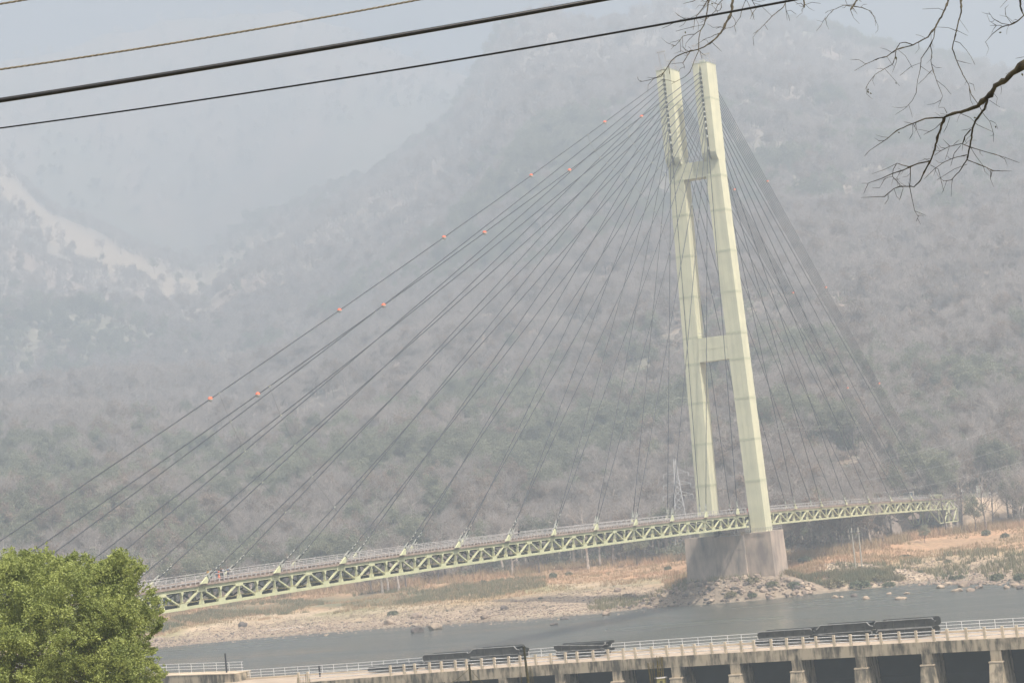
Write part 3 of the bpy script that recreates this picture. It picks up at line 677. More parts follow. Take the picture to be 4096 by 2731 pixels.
# ------------------------------------------------------------------ vegetation builders
def rand_unit(n, r=rng):
    v = r.normal(size=(n, 3)); return v / np.linalg.norm(v, axis=1)[:, None]
def quads(me_name, c, ax, nr, ln, wd):
    """n thin quads: centre c, long axis ax, width axis nr"""
    a = ax * (ln / 2)[:, None]; b_ = nr * (wd / 2)[:, None]
    co = np.stack([c - a - b_, c + a - b_, c + a + b_, c - a + b_], 1).reshape(-1, 3); n = len(c)
    return co, np.arange(n * 4).reshape(n, 4)
def grow(m, p, d, L, r, lev, tips, seed, spread=.6, segs=4):
    rr_ = random.Random(seed); pts = [p]; rad = [r]; q = Vector(p); dd = Vector(d)
    for i in range(segs):
        dd = (dd + Vector((rr_.uniform(-1, 1), rr_.uniform(-1, 1), rr_.uniform(-.4, .9))) * .16).normalized(); q = q + dd * (L / segs); pts.append(q.copy()); rad.append(r * (1 - .6 * (i + 1) / segs))
    m.tube(pts, rad, 5 if lev > 1 else 3, False)
    if lev == 0: tips.append((q, dd)); tips.append((pts[2], dd)); return
    kids = 4 if lev >= 2 else 3
    for k in range(kids):
        t_ = (.35 + .6 * (k + rr_.random() * .6) / kids); i = min(segs - 1, int(t_ * segs)); b_ = pts[i].lerp(pts[i + 1], t_ * segs - i) if i < segs else pts[-1]
        a = Vector((rr_.uniform(-1, 1), rr_.uniform(-1, 1), rr_.uniform(-.1, .8))).normalized()
        nd = (dd + a * (spread + .45)).normalized()
        grow(m, b_, nd, L * rr_.uniform(.5, .75), rad[i] * .6, lev - 1, tips, rr_.random(), spread)
def make_tree(kind, h, seed, twig_n=900, leaf_n=0):
    """trunk+limbs mesh and crown mesh, base at the origin"""
    r_ = random.Random(seed); nr = np.random.RandomState(seed)
    m = MB(); tips = []
    pts = [Vector((0, 0, -.6))]; x = y = 0
    fork = h * r_.uniform(.35, .6); ns = 6; top = h * .82
    for i in range(ns + 1):
        x += r_.uniform(-.03, .03) * h * .6; y += r_.uniform(-.03, .03) * h * .6; pts.append(Vector((x, y, top * (i + 1) / (ns + 1))))
    r0 = h * (.022 if kind == 'bare' else .016)
    m.tube(pts, [r0 * 1.25] + [r0 * (1 - .75 * i / ns) for i in range(ns + 1)], 6, False)
    nb = r_.randint(7, 10)
    for k in range(nb):
        t_ = .35 + .62 * k / nb; f = t_ * (len(pts) - 1); i = int(f); p = pts[i].lerp(pts[min(i + 1, len(pts) - 1)], f - i)
        th = k * 2.4 + r_.random(); d = Vector((math.cos(th), math.sin(th), r_.uniform(.35, 1.0))).normalized()
        grow(m, p, d, h * r_.uniform(.22, .36) * (1.15 - .5 * t_), r0 * (.62 - .35 * t_), 2, tips, r_.random())
    grow(m, pts[-1], Vector((0, 0, 1)), h * .2, r0 * .3, 1, tips, 5)
    T_ = np.array([list(a[0]) for a in tips]); Dv = np.array([list(a[1]) for a in tips])
    co, q = np.zeros((0, 3)), np.zeros((0, 4), int)
    if twig_n:
        i = nr.randint(len(T_), size=twig_n); ax = Dv[i] * .7 + nr.normal(size=(twig_n, 3)) * .7; ax /= np.linalg.norm(ax, axis=1)[:, None]
        side = np.cross(ax, nr.normal(size=(twig_n, 3))); side /= np.linalg.norm(side, axis=1)[:, None]
        ln = nr.uniform(.05, .13, twig_n) * h; c = T_[i] + ax * (ln * .45)[:, None] + nr.normal(size=(twig_n, 3)) * h * .018
        co, q = quads('', c, ax, side, ln, nr.uniform(.0022, .0045, twig_n) * h)
    if leaf_n:
        cl = nr.randint(len(T_), size=leaf_n); c = T_[cl] + nr.normal(size=(leaf_n, 3)) * h * .032
        ax = rand_unit(leaf_n, nr); side = np.cross(ax, rand_unit(leaf_n, nr)); side /= np.linalg.norm(side, axis=1)[:, None]
        c2, q2 = quads('', c, ax, side, nr.uniform(.016, .034, leaf_n) * h, nr.uniform(.012, .022, leaf_n) * h)
        q = np.concatenate([q, q2 + len(co)]); co = np.concatenate([co, c2])
    return m, co, q
def tree_pair(kind, h, seed, twig_n, leaf_n):
    m, co, q = make_tree(kind, h, seed, twig_n, leaf_n)
    a = bpy.data.meshes.new('trunk'); a.from_pydata(m.v, [], m.f); a.update()
    c = bpy.data.meshes.new('crown'); fast_mesh(c, co, q)
    return a, c
# individual trees: prototypes as shared meshes
PROT = {}
for i in range(2): PROT['thin', i] = tree_pair('thin', 15, 400 + i, 260, 0)
for i in range(5): PROT['bare', i] = tree_pair('bare', 15, 100 + i, 1500, 0)
for i in range(3): PROT['leafy', i] = tree_pair('leafy', 15, 200 + i, 500, 2600)
for i in range(2): PROT['rusty', i] = tree_pair('rusty', 15, 300 + i, 700, 1500)
for k in PROT:
    PROT[k][0].materials.append(M_['bark'] if k[0] == 'bare' and k[1] < 3 else M_['barkd'])
    PROT[k][1].materials.append({'bare': M_['twigs'], 'thin': M_['twigs'], 'leafy': M_['leaf'], 'rusty': M_['leafb']}[k[0]])
def put_tree(kind, i, loc, h, lab, group='trees along the foot of the hill', rz=None):
    root = empty('tree', (0, 0, 0), lab, 'tree', group)
    M = Matrix.Translation(Vector([float(c) for c in loc])) @ Matrix.Rotation(random.random() * 6.28 if rz is None else rz, 4, 'Z') @ Matrix.Scale(h / 15., 4)
    root.matrix_basis = M; WM[root.name] = M
    a, c = PROT[kind, i]
    o = bpy.data.objects.new('trunk', a); COL.objects.link(o); attach(o, M, root)
    o = bpy.data.objects.new('crown', c); COL.objects.link(o); attach(o, M, root)
    return root
# (u, v of the foot, height m, kind, proto, label)
TREES = [
 (3600, 2125, 7, 'rusty', 0, 'low pinkish brown thicket tree left of the dark abutment wall'),
 (3635, 2122, 6, 'rusty', 1, 'low brown thicket tree touching the left edge of the dark abutment wall'),
 (640, 2440, 9, 'bare', 0, 'small bare tree behind the left end of the gravel bank'),
 (1010, 2395, 12, 'bare', 1, 'bare grey tree half hidden behind the left end of the truss'),
 (1165, 2385, 12, 'rusty', 0, 'low tree with dry brown leaves behind the truss, left of the pair of white trunks'),
 (1530, 2372, 15, 'bare', 0, 'slim white trunked tree, left one of the pair under the truss'),
 (1552, 2368, 15, 'bare', 2, 'slim white trunked tree leaning right, right one of the pair under the truss'),
 (1592, 2362, 16, 'bare', 1, 'straight pale trunked tree just right of the leaning pair'),
 (1625, 2352, 14, 'bare', 4, 'pale tree standing alone above the green reed strip'),
 (1485, 2366, 13, 'bare', 3, 'dark bare tree left of the pair of white trunks'),
 (1850, 2315, 14, 'bare', 3, 'thin dark bare tree above the orange grass, left of the thick reddish trunk'),
 (1755, 2330, 12, 'rusty', 1, 'broad shrubby brown tree at the edge of the orange grass'),
 (2008, 2290, 17, 'bare', 1, 'thick reddish trunked tree behind the middle of the truss'),
 (2050, 2300, 15, 'bare', 2, 'pale tree close right of the thick reddish trunk'),
 (1925, 2300, 12, 'leafy', 0, 'dull green tree behind the truss, left of the thick reddish trunk'),
 (2160, 2292, 13, 'bare', 4, 'small crooked tree above the green bush'),
 (2238, 2262, 18, 'bare', 0, 'tall straight pale trunk, first of the row under the right part of the truss'),
 (2287, 2258, 19, 'bare', 1, 'tall pale trunk, second of the row under the right part of the truss'),
 (2300, 2262, 18, 'bare', 2, 'tall pale trunk standing close right of its twin, third of the row'),
 (2352, 2275, 20, 'bare', 0, 'tall leaning pale tree whose foot reaches the orange grass'),
 (2405, 2262, 17, 'bare', 1, 'straight pale tree right of the tall leaning one'),
 (2455, 2258, 15, 'bare', 3, 'fine twigged grey tree left of the round green tree'),
 (2215, 2250, 16, 'leafy', 1, 'dull green tree behind the row of tall pale trunks'),
 (2550, 2262, 11, 'leafy', 2, 'round green tree left of the lattice pylon, at the grass edge'),
 (2620, 2240, 14, 'leafy', 0, 'green tree behind the round one, left of the pylon foot'),
 (2500, 2245, 15, 'rusty', 0, 'brown leaved tree left of the round green tree'),
 (3190, 2235, 12, 'leafy', 1, 'leafy tree directly right of the tower pier'),
 (3240, 2215, 17, 'bare', 2, 'white limbed tree rising over the deck right of the tower'),
 (3290, 2240, 14, 'leafy', 2, 'dull green tree in the middle of the thicket right of the pier'),
 (3345, 2225, 15, 'bare', 0, 'pale bare tree between the pier thicket and the pair of poles'),
 (3375, 2232, 13, 'leafy', 0, 'dark green tree left of the pair of poles'),
 (3385, 2215, 16, 'bare', 4, 'slender grey tree just behind the left pole of the pair'),
 (3480, 2200, 12, 'leafy', 1, 'green tree under the deck right of the pair of poles'),
 (3545, 2180, 11, 'rusty', 1, 'brown thicket tree under the deck, left of the dark abutment shade'),
 (3590, 2150, 12, 'leafy', 2, 'dark green tree against the shade beside the abutment'),
 (3785, 2135, 15, 'thin', 0, 'tall thin trunked tree growing in front of the end frame of the bridge'),
 (3848, 2125, 17, 'thin', 1, 'large spreading tree in front of the last bay of the bridge'),
 (3905, 2125, 10, 'leafy', 2, 'light green tree in front of the pale embankment'),
 (3945, 2120, 17, 'thin', 1, 'dark straight bare tree right of the pale embankment'),
 (3975, 2110, 14, 'thin', 0, 'forked bare tree right of the dark straight one'),
 (4035, 2095, 18, 'thin', 0, 'dark leaning tree under the black and white posts'),
 (4070, 2090, 18, 'thin', 0, 'tall bare tree near the right edge of the picture'),
 (3700, 2170, 5, 'leafy', 2, 'small dark shrub tree at the foot of the abutment shade'),
 (4050, 1975, 15, 'leafy', 0, 'dark green tree standing behind the posts of the road'),
 (3960, 1965, 17, 'leafy', 1, 'green tree behind the road sign beside the bridge end'),
 (3820, 1955, 13, 'leafy', 2, 'dark tree whose crown covers the end of the deck railing'),
]
for (u, v, h, kd, i, lab) in TREES:
    p = on_ground(u, v)
    if 3180 < u < 3600:      # these stand behind the deck
        p = on(u, 2075, 1, 9 + 14 * random.random()); p[2] = gz(p[0], p[1])
    put_tree(kd, i, p - np.array([0, 0, .3]), h, lab)

# wooded hillside: far-off wood that reads as one mass
fc = bpy.data.collections.new('wood_tree_forms')
def form(name, kd, i, mt=None):
    a, c = PROT[kd, i]; va = np.array([v.co[:] for v in a.vertices]); 
    vc = np.zeros(len(c.vertices) * 3, np.float32); c.vertices.foreach_get('co', vc); vc = vc.reshape(-1, 3)
    me = bpy.data.meshes.new(name); fa = [tuple(p.vertices) for p in a.polygons]; fcc = np.arange(len(vc)).reshape(-1, 4) + len(va)
    quadf = np.array([f for f in fa if len(f) == 4]); co = np.concatenate([va, vc]); q = np.concatenate([quadf, fcc]); fast_mesh(me, co, q)
    me.materials.append(a.materials[0]); me.materials.append(c.materials[0])
    mi = np.zeros(len(q), np.int32); mi[len(quadf):] = 1; me.polygons.foreach_set('material_index', mi)
    o = bpy.data.objects.new(name, me); fc.objects.link(o); return o
forms = [form('form_a', 'bare', 0), form('form_b', 'bare', 1), form('form_c', 'bare', 3), form('form_d', 'bare', 4), form('form_e', 'rusty', 0), form('form_f', 'rusty', 1), form('form_g', 'leafy', 0), form('form_h', 'leafy', 1), form('form_i', 'leafy', 2)]
def scatter(name, pts, idx, scl, coll, lab, cat):
    me = bpy.data.meshes.new(name); me.vertices.add(len(pts)); me.vertices.foreach_set('co', pts.astype(np.float32).ravel())
    a = me.attributes.new('form', 'INT', 'POINT'); a.data.foreach_set('value', idx.astype(np.int32))
    a = me.attributes.new('size', 'FLOAT', 'POINT'); a.data.foreach_set('value', scl.astype(np.float32))
    a = me.attributes.new('turn', 'FLOAT', 'POINT'); a.data.foreach_set('value', rng.uniform(0, 6.28, len(pts)).astype(np.float32))
    o = bpy.data.objects.new(name, me); COL.objects.link(o); tag(o, lab, cat, None, 'stuff')
    g = bpy.data.node_groups.new(name, 'GeometryNodeTree'); g.interface.new_socket('Geometry', in_out='INPUT', socket_type='NodeSocketGeometry'); g.interface.new_socket('Geometry', in_out='OUTPUT', socket_type='NodeSocketGeometry')
    N = g.nodes; i_ = N.new('NodeGroupInput'); o_ = N.new('NodeGroupOutput'); ins = N.new('GeometryNodeInstanceOnPoints'); ci = N.new('GeometryNodeCollectionInfo')
    ci.inputs['Collection'].default_value = coll; ci.inputs['Separate Children'].default_value = True; ci.inputs['Reset Children'].default_value = True
    def attr(n, ty):
        q = N.new('GeometryNodeInputNamedAttribute'); q.data_type = ty; q.inputs['Name'].default_value = n; return q
    f = attr('form', 'INT'); s = attr('size', 'FLOAT'); tu = attr('turn', 'FLOAT'); cx = N.new('ShaderNodeCombineXYZ')
    L = g.links; L.new(i_.outputs[0], ins.inputs['Points']); L.new(ci.outputs[0], ins.inputs['Instance']); ins.inputs['Pick Instance'].default_value = True
    L.new(f.outputs['Attribute'], ins.inputs['Instance Index']); L.new(s.outputs['Attribute'], ins.inputs['Scale']); L.new(tu.outputs['Attribute'], cx.inputs['Z']); L.new(cx.outputs[0], ins.inputs['Rotation'])
    L.new(ins.outputs[0], o_.inputs[0]); md = o.modifiers.new('scatter', 'NODES'); md.node_group = g; return o
def wood_points(n, r0, r1, a0=50, a1=79.5):
    az = rng.uniform(a0, a1, n); r = np.sqrt(rng.uniform(r0 ** 2, r1 ** 2, n))
    x = CAM[0] + r * np.sin(np.radians(az)); y = CAM[1] + r * np.cos(np.radians(az))
    rt = np.interp(az, TL[:, 0], TL[:, 1]); rd, _ = road_d(x, y)
    ok = (r > rt + 8) & (rd > 20) & ~((x > 330) & (x < 425) & (y > -22) & (y < 9)) & ((r < dists(az)[1] + 20) | (r > 3440)) & ~((az > 74) & (az < 79.5) & (r < 672))
    return x[ok], y[ok], r[ok], az[ok]
X_, Y_, RR_ = [], [], []
for n, r0, r1 in ((5200, 620, 1000), (6500, 1000, 1500), (9000, 1500, 2150), (8000, 2150, 3150), (1500, 3450, 3760)):
    x, y, r, a = wood_points(n, r0, r1); X_.append(x); Y_.append(y); RR_.append(r)
X_ = np.concatenate(X_); Y_ = np.concatenate(Y_); RR_ = np.concatenate(RR_)
scar = on_ground(1700, 1925)
bare_spot = (fbm(X_ + 33, Y_ + 71, 55, 4) > .30) & (RR_ < 1200); sa_, sr_ = azr(scar[0], scar[1]); wa_, wr_a = azr(X_, Y_); bare_spot |= (np.abs(wa_ - sa_) < .33) & (wr_a > sr_ - 120) & (wr_a < sr_ + 25)
pyl = azr(*on_ground(2735, 2197)[:2]); az_all = azr(X_, Y_)[0]
bare_spot |= (np.abs(az_all - pyl[0] - .03) < .34) & (RR_ < pyl[1] + 25)
ele_ = np.degrees(np.arctan2(height(X_, Y_) - CAM[2], RR_)); dcr = np.interp(az_all, A_CR[:, 0], A_CR[:, 1]) - ele_
bare_spot |= (RR_ > 1700) & (az_all < 58.2) & (dcr < .85 + .5 * fbm(X_, Y_, 60, 3)) & (dcr > .12)
keep = ~bare_spot | (rng.rand(len(X_)) < .12); X_, Y_, RR_ = X_[keep], Y_[keep], RR_[keep]
gm = fbm(X_ + 900, Y_, 260, 4) + .35 * fbm(X_, Y_, 40, 3); u_ = rng.rand(len(X_))
idx = np.where(gm + (u_ - .5) * .35 > .25, 6 + rng.randint(0, 3, len(X_)), np.where(u_ < .2, 4 + rng.randint(0, 2, len(X_)), rng.randint(0, 4, len(X_))))
Z_ = height(X_, Y_) - .4; sz = rng.uniform(.55, 1.15, len(X_)) * np.where(RR_ > 1500, 1.15, 1.0)
scatter('hillside_wood', np.stack([X_, Y_, Z_], 1), idx, sz, fc, 'hazy dry season wood of bare and green trees covering the hillsides', 'wood')
# understorey thicket
uc = bpy.data.collections.new('thicket_forms')
for j, (mt, nl) in enumerate(((M_['leaf'], 240), (M_['twigs'], 260), (M_['leafb'], 240))):
    nr = np.random.RandomState(50 + j); c = nr.normal(size=(nl, 3)) * (1.1, 1.1, .7) + (0, 0, 1.0); c[:, 2] = np.abs(c[:, 2]); ax = rand_unit(nl, nr); side = np.cross(ax, rand_unit(nl, nr)); side /= np.linalg.norm(side, axis=1)[:, None]
    co, q = quads('', c, ax, side, nr.uniform(.3, .9, nl), nr.uniform(.1, .4, nl) if j != 1 else nr.uniform(.03, .06, nl) * 2); me = bpy.data.meshes.new('thicket'); fast_mesh(me, co, q); me.materials.append(mt)
    uc.objects.link(bpy.data.objects.new('thicket_form_%s' % 'abc'[j], me))
x, y, r, a = wood_points(9000, 600, 1150); scatter('undergrowth', np.stack([x, y, height(x, y) - .2], 1), rng.randint(0, 3, len(x)), rng.uniform(.6, 1.7, len(x)), uc, 'low brown and green undergrowth below the hillside trees', 'undergrowth')

# ------------------------------------------------------------------ bank: stones, grass, bushes
ICO_V = None
def ico():
    t_ = (1 + 5 ** .5) / 2; v = np.array([(-1, t_, 0), (1, t_, 0), (-1, -t_, 0), (1, -t_, 0), (0, -1, t_), (0, 1, t_), (0, -1, -t_), (0, 1, -t_), (t_, 0, -1), (t_, 0, 1), (-t_, 0, -1), (-t_, 0, 1)], float); v /= np.linalg.norm(v[0])
    f = np.array([(0, 11, 5), (0, 5, 1), (0, 1, 7), (0, 7, 10), (0, 10, 11), (1, 5, 9), (5, 11, 4), (11, 10, 2), (10, 7, 6), (7, 1, 8), (3, 9, 4), (3, 4, 2), (3, 2, 6), (3, 6, 8), (3, 8, 9), (4, 9, 5), (2, 4, 11), (6, 2, 10), (8, 6, 7), (9, 8, 1)]); return v, f
IV, IF = ico()
def stones(name, pts, sz, mt, lab):
    n = len(pts); th = rng.uniform(0, 6.28, n); s3 = sz[:, None] * rng.uniform(.55, 1.25, (n, 3)) * (1, 1, .62)
    v = IV[None] * (1 + .3 * rng.uniform(-1, 1, (n, 12, 1))) * s3[:, None]
    c, s = np.cos(th)[:, None], np.sin(th)[:, None]; vx = v[..., 0] * c - v[..., 1] * s; vy = v[..., 0] * s + v[..., 1] * c
    co = np.stack([vx, vy, v[..., 2]], -1) + pts[:, None]; q = (IF[None] + (np.arange(n) * 12)[:, None, None]).reshape(-1, 3)
    me = bpy.data.meshes.new(name); fast_mesh(me, co.reshape(-1, 3), q); return tag(link(name, me, mt), lab, 'stones', None, 'stuff')
def bank_points(n, f0, f1, a0=50, a1=79, p=1.0):
    az = rng.uniform(a0, a1, n); rs = np.interp(az, SH[:, 0], SH[:, 1]); rt = np.maximum(np.interp(az, TL[:, 0], TL[:, 1]), rs + 40)
    f = f0 + (f1 - f0) * rng.rand(n) ** p; r = rs + f * (rt - rs); x = CAM[0] + r * np.sin(np.radians(az)); y = CAM[1] + r * np.cos(np.radians(az)); ok = ~((np.abs(x - 229.5) < 5.5) & (np.abs(y) < 11)) & ~((x > 385) & (np.abs(y) < 9))
    return x[ok], y[ok]
for nm, mt, n, f0, f1, s0, s1, lab in (('bank_stones', M_['rock'], 9500, -.02, .34, .14, .5, 'brown river stones strewn along the far shore'), ('pale_stones', M_['rockp'], 8500, -.01, .36, .10, .42, 'pale cobbles scattered over the gravel bank'), ('dark_stones', M_['rockd'], 2200, -.03, .25, .15, .5, 'dark wet stones at the waterline'), ('grass_stones', M_['rockp'], 1500, .3, .6, .12, .35, 'pale stones lying among the dry grass')):
    x, y = bank_points(n, f0, f1, p=1.4); az_, _r = azr(x, y); k_ = ~((az_ > 67.6) & (az_ < 71.2) & (x > 226) & (rng.rand(len(x)) < .88)); x, y = x[k_], y[k_]; z = height(x, y); sz = s0 + (s1 - s0) * rng.rand(len(x)) ** 3
    stones(nm, np.stack([x, y, z + sz * .1], 1), sz, mt, lab)
# shallow row of stones in the water
x, y = bank_points(260, -.10, -.02, 73.5, 79); stones('shallow_rocks', np.stack([x, y, 0 * x - 19.95], 1), rng.uniform(.2, .75, len(x)), M_['rock'], 'low brown rocks in the shallows by the right shore')
x, y = bank_points(420, -.10, -.01); stones('shallow_stones', np.stack([x, y, 0 * x - 20.05], 1), rng.uniform(.12, .38, len(x)), M_['rockp'], 'small stones breaking the surface of the shallow water')
def boulder_mesh(seed, sub=2):
    bm_ = MB(); nr = np.random.RandomState(seed); import bmesh
    b_ = bmesh.new(); bmesh.ops.create_icosphere(b_, subdivisions=3, radius=1)
    k = nr.uniform(0, 50); from mathutils import noise as nz
    planes = [(Vector(rand_unit(1, nr)[0]), nr.uniform(.6, .85)) for _ in range(7)]
    for v in b_.verts:
        for pn, dd in planes:
            e = v.co.dot(pn) - dd
            if e > 0: v.co -= pn * e * .85
        v.co *= 1 + .16 * nz.noise(v.co * 1.6 + Vector((k, 0, 0))) + .05 * nz.noise(v.co * 6 + Vector((k, 9, 0)))
    me = bpy.data.meshes.new('boulder'); b_.to_mesh(me); b_.free(); return me
BM = {}
for mt in ('rock', 'rockp', 'rockd'):
    for i in range(4):
        me = boulder_mesh(i); me.materials.append(M_[mt]); BM[mt, i] = me
BOULD = [  # u, v of the foot, width px, height px, material, form, label
 (1666, 2472, 46, 28, 'rock', 0, 'large rounded brown boulder on the gravel left of the middle of the bank'),
 (1740, 2516, 58, 36, 'rockp', 1, 'big tan boulder with a pointed top standing in the water'),
 (1668, 2528, 56, 30, 'rockd', 2, 'dark broken boulder in the water beside the pointed tan one'),
 (1940, 2472, 34, 24, 'rock', 3, 'round brown boulder on the gravel below the middle of the bank'),
 (2016, 2438, 34, 24, 'rockd', 0, 'dark boulder among small stones above the round brown one'),
 (1922, 2440, 30, 18, 'rockp', 1, 'pale block beside the dark boulder'),
 (2423, 2460, 40, 20, 'rock', 2, 'brown boulder in the shallows left of the long slab'),
 (2215, 2498, 34, 14, 'rockd', 3, 'flat dark boulder barely above the water'),
 (2262, 2475, 40, 14, 'rockd', 1, 'dark ledge of rock at the waterline above the barely submerged one'),
 (2470, 2366, 34, 22, 'rock', 0, 'grey boulder at the grass edge left of the rock heap'),
 (1555, 2496, 44, 26, 'rockp', 2, 'tan boulder at the waterline left of the large rounded one'),
 (972, 2506, 38, 30, 'rockd', 1, 'dark triangular boulder on the left gravel'),
 (1303, 2542, 14, 9, 'rockp', 0, 'small white stone alone at the left waterline'),
 (1137, 2543, 22, 12, 'rock', 3, 'brown stone at the waterline below the triangular boulder'),
 (640, 2560, 40, 18, 'rock', 1, 'low brown boulder beside the leafy tree, left end of the bank'),
 (3761, 2352, 34, 22, 'rockp', 1, 'tan boulder at the left end of the rock row by the right shore'),
 (3851, 2346, 56, 30, 'rock', 2, 'largest brown boulder of the row by the right shore'),
 (3792, 2338, 40, 16, 'rockp', 0, 'flat pale boulder between the two big ones of the right row'),
 (3828, 2364, 46, 18, 'rockp', 3, 'pale slab in front of the largest boulder of the right row'),
 (3884, 2363, 36, 18, 'rock', 0, 'brown boulder right of the pale slab in the right row'),
 (3917, 2352, 34, 20, 'rock', 1, 'grey brown boulder right of the middle of the right row'),
 (3604, 2396, 48, 18, 'rockp', 3, 'long yellow boulder standing alone in the river'),
 (3467, 2396, 30, 20, 'rockp', 1, 'pale pointed boulder in the river left of the long yellow one'),
 (3417, 2386, 30, 18, 'rockd', 0, 'dark domed boulder in the river, left of the pale pointed one'),
 (3340, 2392, 28, 16, 'rockp', 2, 'tan boulder in the river, leftmost of the four standing apart'),
 (3366, 2389, 16, 10, 'rockp', 0, 'small pale rock touching the leftmost river boulder'),
 (3557, 2377, 20, 14, 'rockp', 3, 'small pale block of the stone row above the long yellow boulder'),
 (3628, 2375, 26, 10, 'rockp', 2, 'flat pale stone of the row, straight above the long yellow boulder'),
 (4027, 2352, 26, 18, 'rock', 1, 'brown boulder near the right edge, left of the tan one'),
 (4062, 2346, 36, 20, 'rockp', 0, 'tan boulder near the right edge of the picture'),
 (4080, 2354, 34, 18, 'rockd', 2, 'dark boulder at the right edge of the picture'),
 (3228, 2374, 20, 12, 'rockp', 1, 'pale stone at the waterline right of the rock heap'),
]
for (u, v, wpx, hpx, mt, i, lab) in BOULD:
    p = on_ground(u, v) if on_ground(u, v)[2] > -19.9 else on(u, v, 2, -20.0)
    D = float((p - CAM) @ FWD); k = D / FPX; o = bpy.data.objects.new('boulder', BM[mt, i]); COL.objects.link(o)
    o.location = Vector([float(c) for c in p]) + Vector((0, 0, hpx * k * .18)); o.scale = (wpx * k * .5, wpx * k * .56, hpx * k * .62); o.rotation_euler = (0, 0, random.random() * 6)
    tag(o, lab, 'boulder', 'boulders along the river')
# riprap heap of rocks under and beside the pier
RIP = []
k = 0
for i in range(250):
    th = random.uniform(0, 1); y = random.uniform(-20, 26); x = 229 - random.uniform(4.5, 15) + abs(y - 2) * .12
    z = gz(x, y)
    if z < -20.3 or (224.4 < x < 235 and -10.5 < y < 11.2): continue
    s = random.uniform(.28, .85) * (1 if random.random() < .8 else 1.4)
    o = bpy.data.objects.new('riprap_rock', BM[random.choice(['rock', 'rock', 'rockp', 'rockd']), random.randrange(4)]); COL.objects.link(o)
    o.location = (x, y, z + s * .15); o.scale = (s, s * random.uniform(.6, 1.1), s * random.uniform(.5, .85)); o.rotation_euler = (random.uniform(-.4, .4), random.uniform(-.4, .4), random.random() * 6)
    mtn = o.data.materials[0].name
    tag(o, ('large ' if s > .8 else 'small ' if s < .45 else '') + {'river_rock': 'brown', 'pale_rock': 'pale tan', 'dark_rock': 'dark grey'}[mtn] + ' riprap rock ' + ('in the heap left of the pier' if y > 12 else 'at the shaded left part of the pier' if y > 3 else 'in front of the middle of the pier' if y > -5 else 'at the right corner of the pier' if y > -12 else 'at the right end of the rock heap') + (', at the waterline' if z < -18.9 else ''), 'rock', 'riprap rocks at the pier')
# the concrete slab lying in the shallows
p = on(2575, 2432, 2, -20); q = on(2652, 2423, 2, -20)
MB().prism([(*p[:2], -20.4), (*q[:2], -20.4), (*q[:2], -18.6), (*p[:2], -19.6)], (1.6, .9, 0)).build('stone_slab', M_['rockp'])
tag(bpy.data.objects['stone_slab'], 'long tilted tan stone slab lying in the shallows left of the pier', 'slab')
for (u, v, lab) in ((2510, 2385, 'square cut block on the pale sand, left of the two'), (2528, 2392, 'square cut block on the pale sand, right of the two')):
    p = on_ground(u, v); o = MB().box((p[0] - .8, p[1] - 1.0, p[2] - .2), (p[0] + .8, p[1] + 1.0, p[2] + .75)).build('cut_block', M_['rock']); tag(o, lab, 'stone block', 'cut blocks on the sand')
p = on_ground(1060, 2527); q = on_ground(1215, 2508)
o = MB().tube([p + (0, 0, .1), (p + q) / 2 + (0, 0, .25), q + (0, 0, .12)], [.14, .22, .16], 6).build('driftwood_log', M_['bark']); tag(o, 'long grey driftwood log lying on the left gravel', 'log')
p = on(3265, 2362, 2, -19.7)
m = MB(); 
for q in range(6): m.tube([p + (0, 0, .1), p + np.array([random.uniform(-1, 2), random.uniform(-4, 3), random.uniform(0, .9)])], [.12, .03], 5)
tag(m.build('fallen_branch', M_['barkd']), 'dark fallen branch trailing in the water right of the pier', 'branch')

# dry grass and reeds
def tufts(name, x, y, h0, h1, mt, lab, nb=5, wd=.05, cat='grass'):
    n = len(x); z = height(x, y); N = n * nb; i = np.repeat(np.arange(n), nb); h = rng.uniform(h0, h1, N)
    lean = rng.normal(size=(N, 2)) * .28; base = np.stack([x[i], y[i], z[i] - .05], 1) + np.concatenate([rng.normal(size=(N, 2)) * .22, np.zeros((N, 1))], 1)
    tip = base + np.stack([lean[:, 0] * h, lean[:, 1] * h, h], 1); th = rng.uniform(0, 6.28, N); sd = np.stack([np.cos(th), np.sin(th), 0 * th], 1) * (wd * h)[:, None]
    co = np.stack([base - sd, base + sd, tip], 1).reshape(-1, 3); me = bpy.data.meshes.new(name); fast_mesh(me, co, np.arange(N * 3).reshape(N, 3)); return tag(link(name, me, mt), lab, cat, None, 'stuff')
x, y = bank_points(26000, .42, 1.15); nz_ = fbm(x, y, 14, 3) > -.25; tufts('dry_grass', x[nz_], y[nz_], .3, 1.0, M_['dry'], 'orange dry grass covering the upper part of the far bank', 5, .10)
x, y = bank_points(9000, .16, .55); nz_ = fbm(x, y, 9, 3) > .0; tufts('sparse_grass', x[nz_], y[nz_], .2, .6, M_['reed'], 'sparse greenish tufts between the stones of the bank', 4, .10)
x, y = bank_points(16000, .50, .86, 49, 64.5); nz_ = fbm(x, y, 20, 3) > -.1; tufts('green_reeds', x[nz_], y[nz_], .5, 1.3, M_['reed'], 'grey green strip of reeds running along the left part of the bank', 5, .08, 'reeds')
x, y = bank_points(5000, .02, .5, 68.5, 79); nz_ = fbm(x + 60, y, 7, 3) > .15; tufts('shore_reeds', x[nz_], y[nz_], .8, 2.0, M_['reed'], 'tall brownish reeds growing in clumps by the right shore', 7, .06, 'reeds')
x, y = bank_points(4200, .05, .6, 67.4, 71.3); tufts('mound_grass', x, y, .4, 1.5, M_['dry'], 'brown grass over the mound right of the pier', 6, .07)
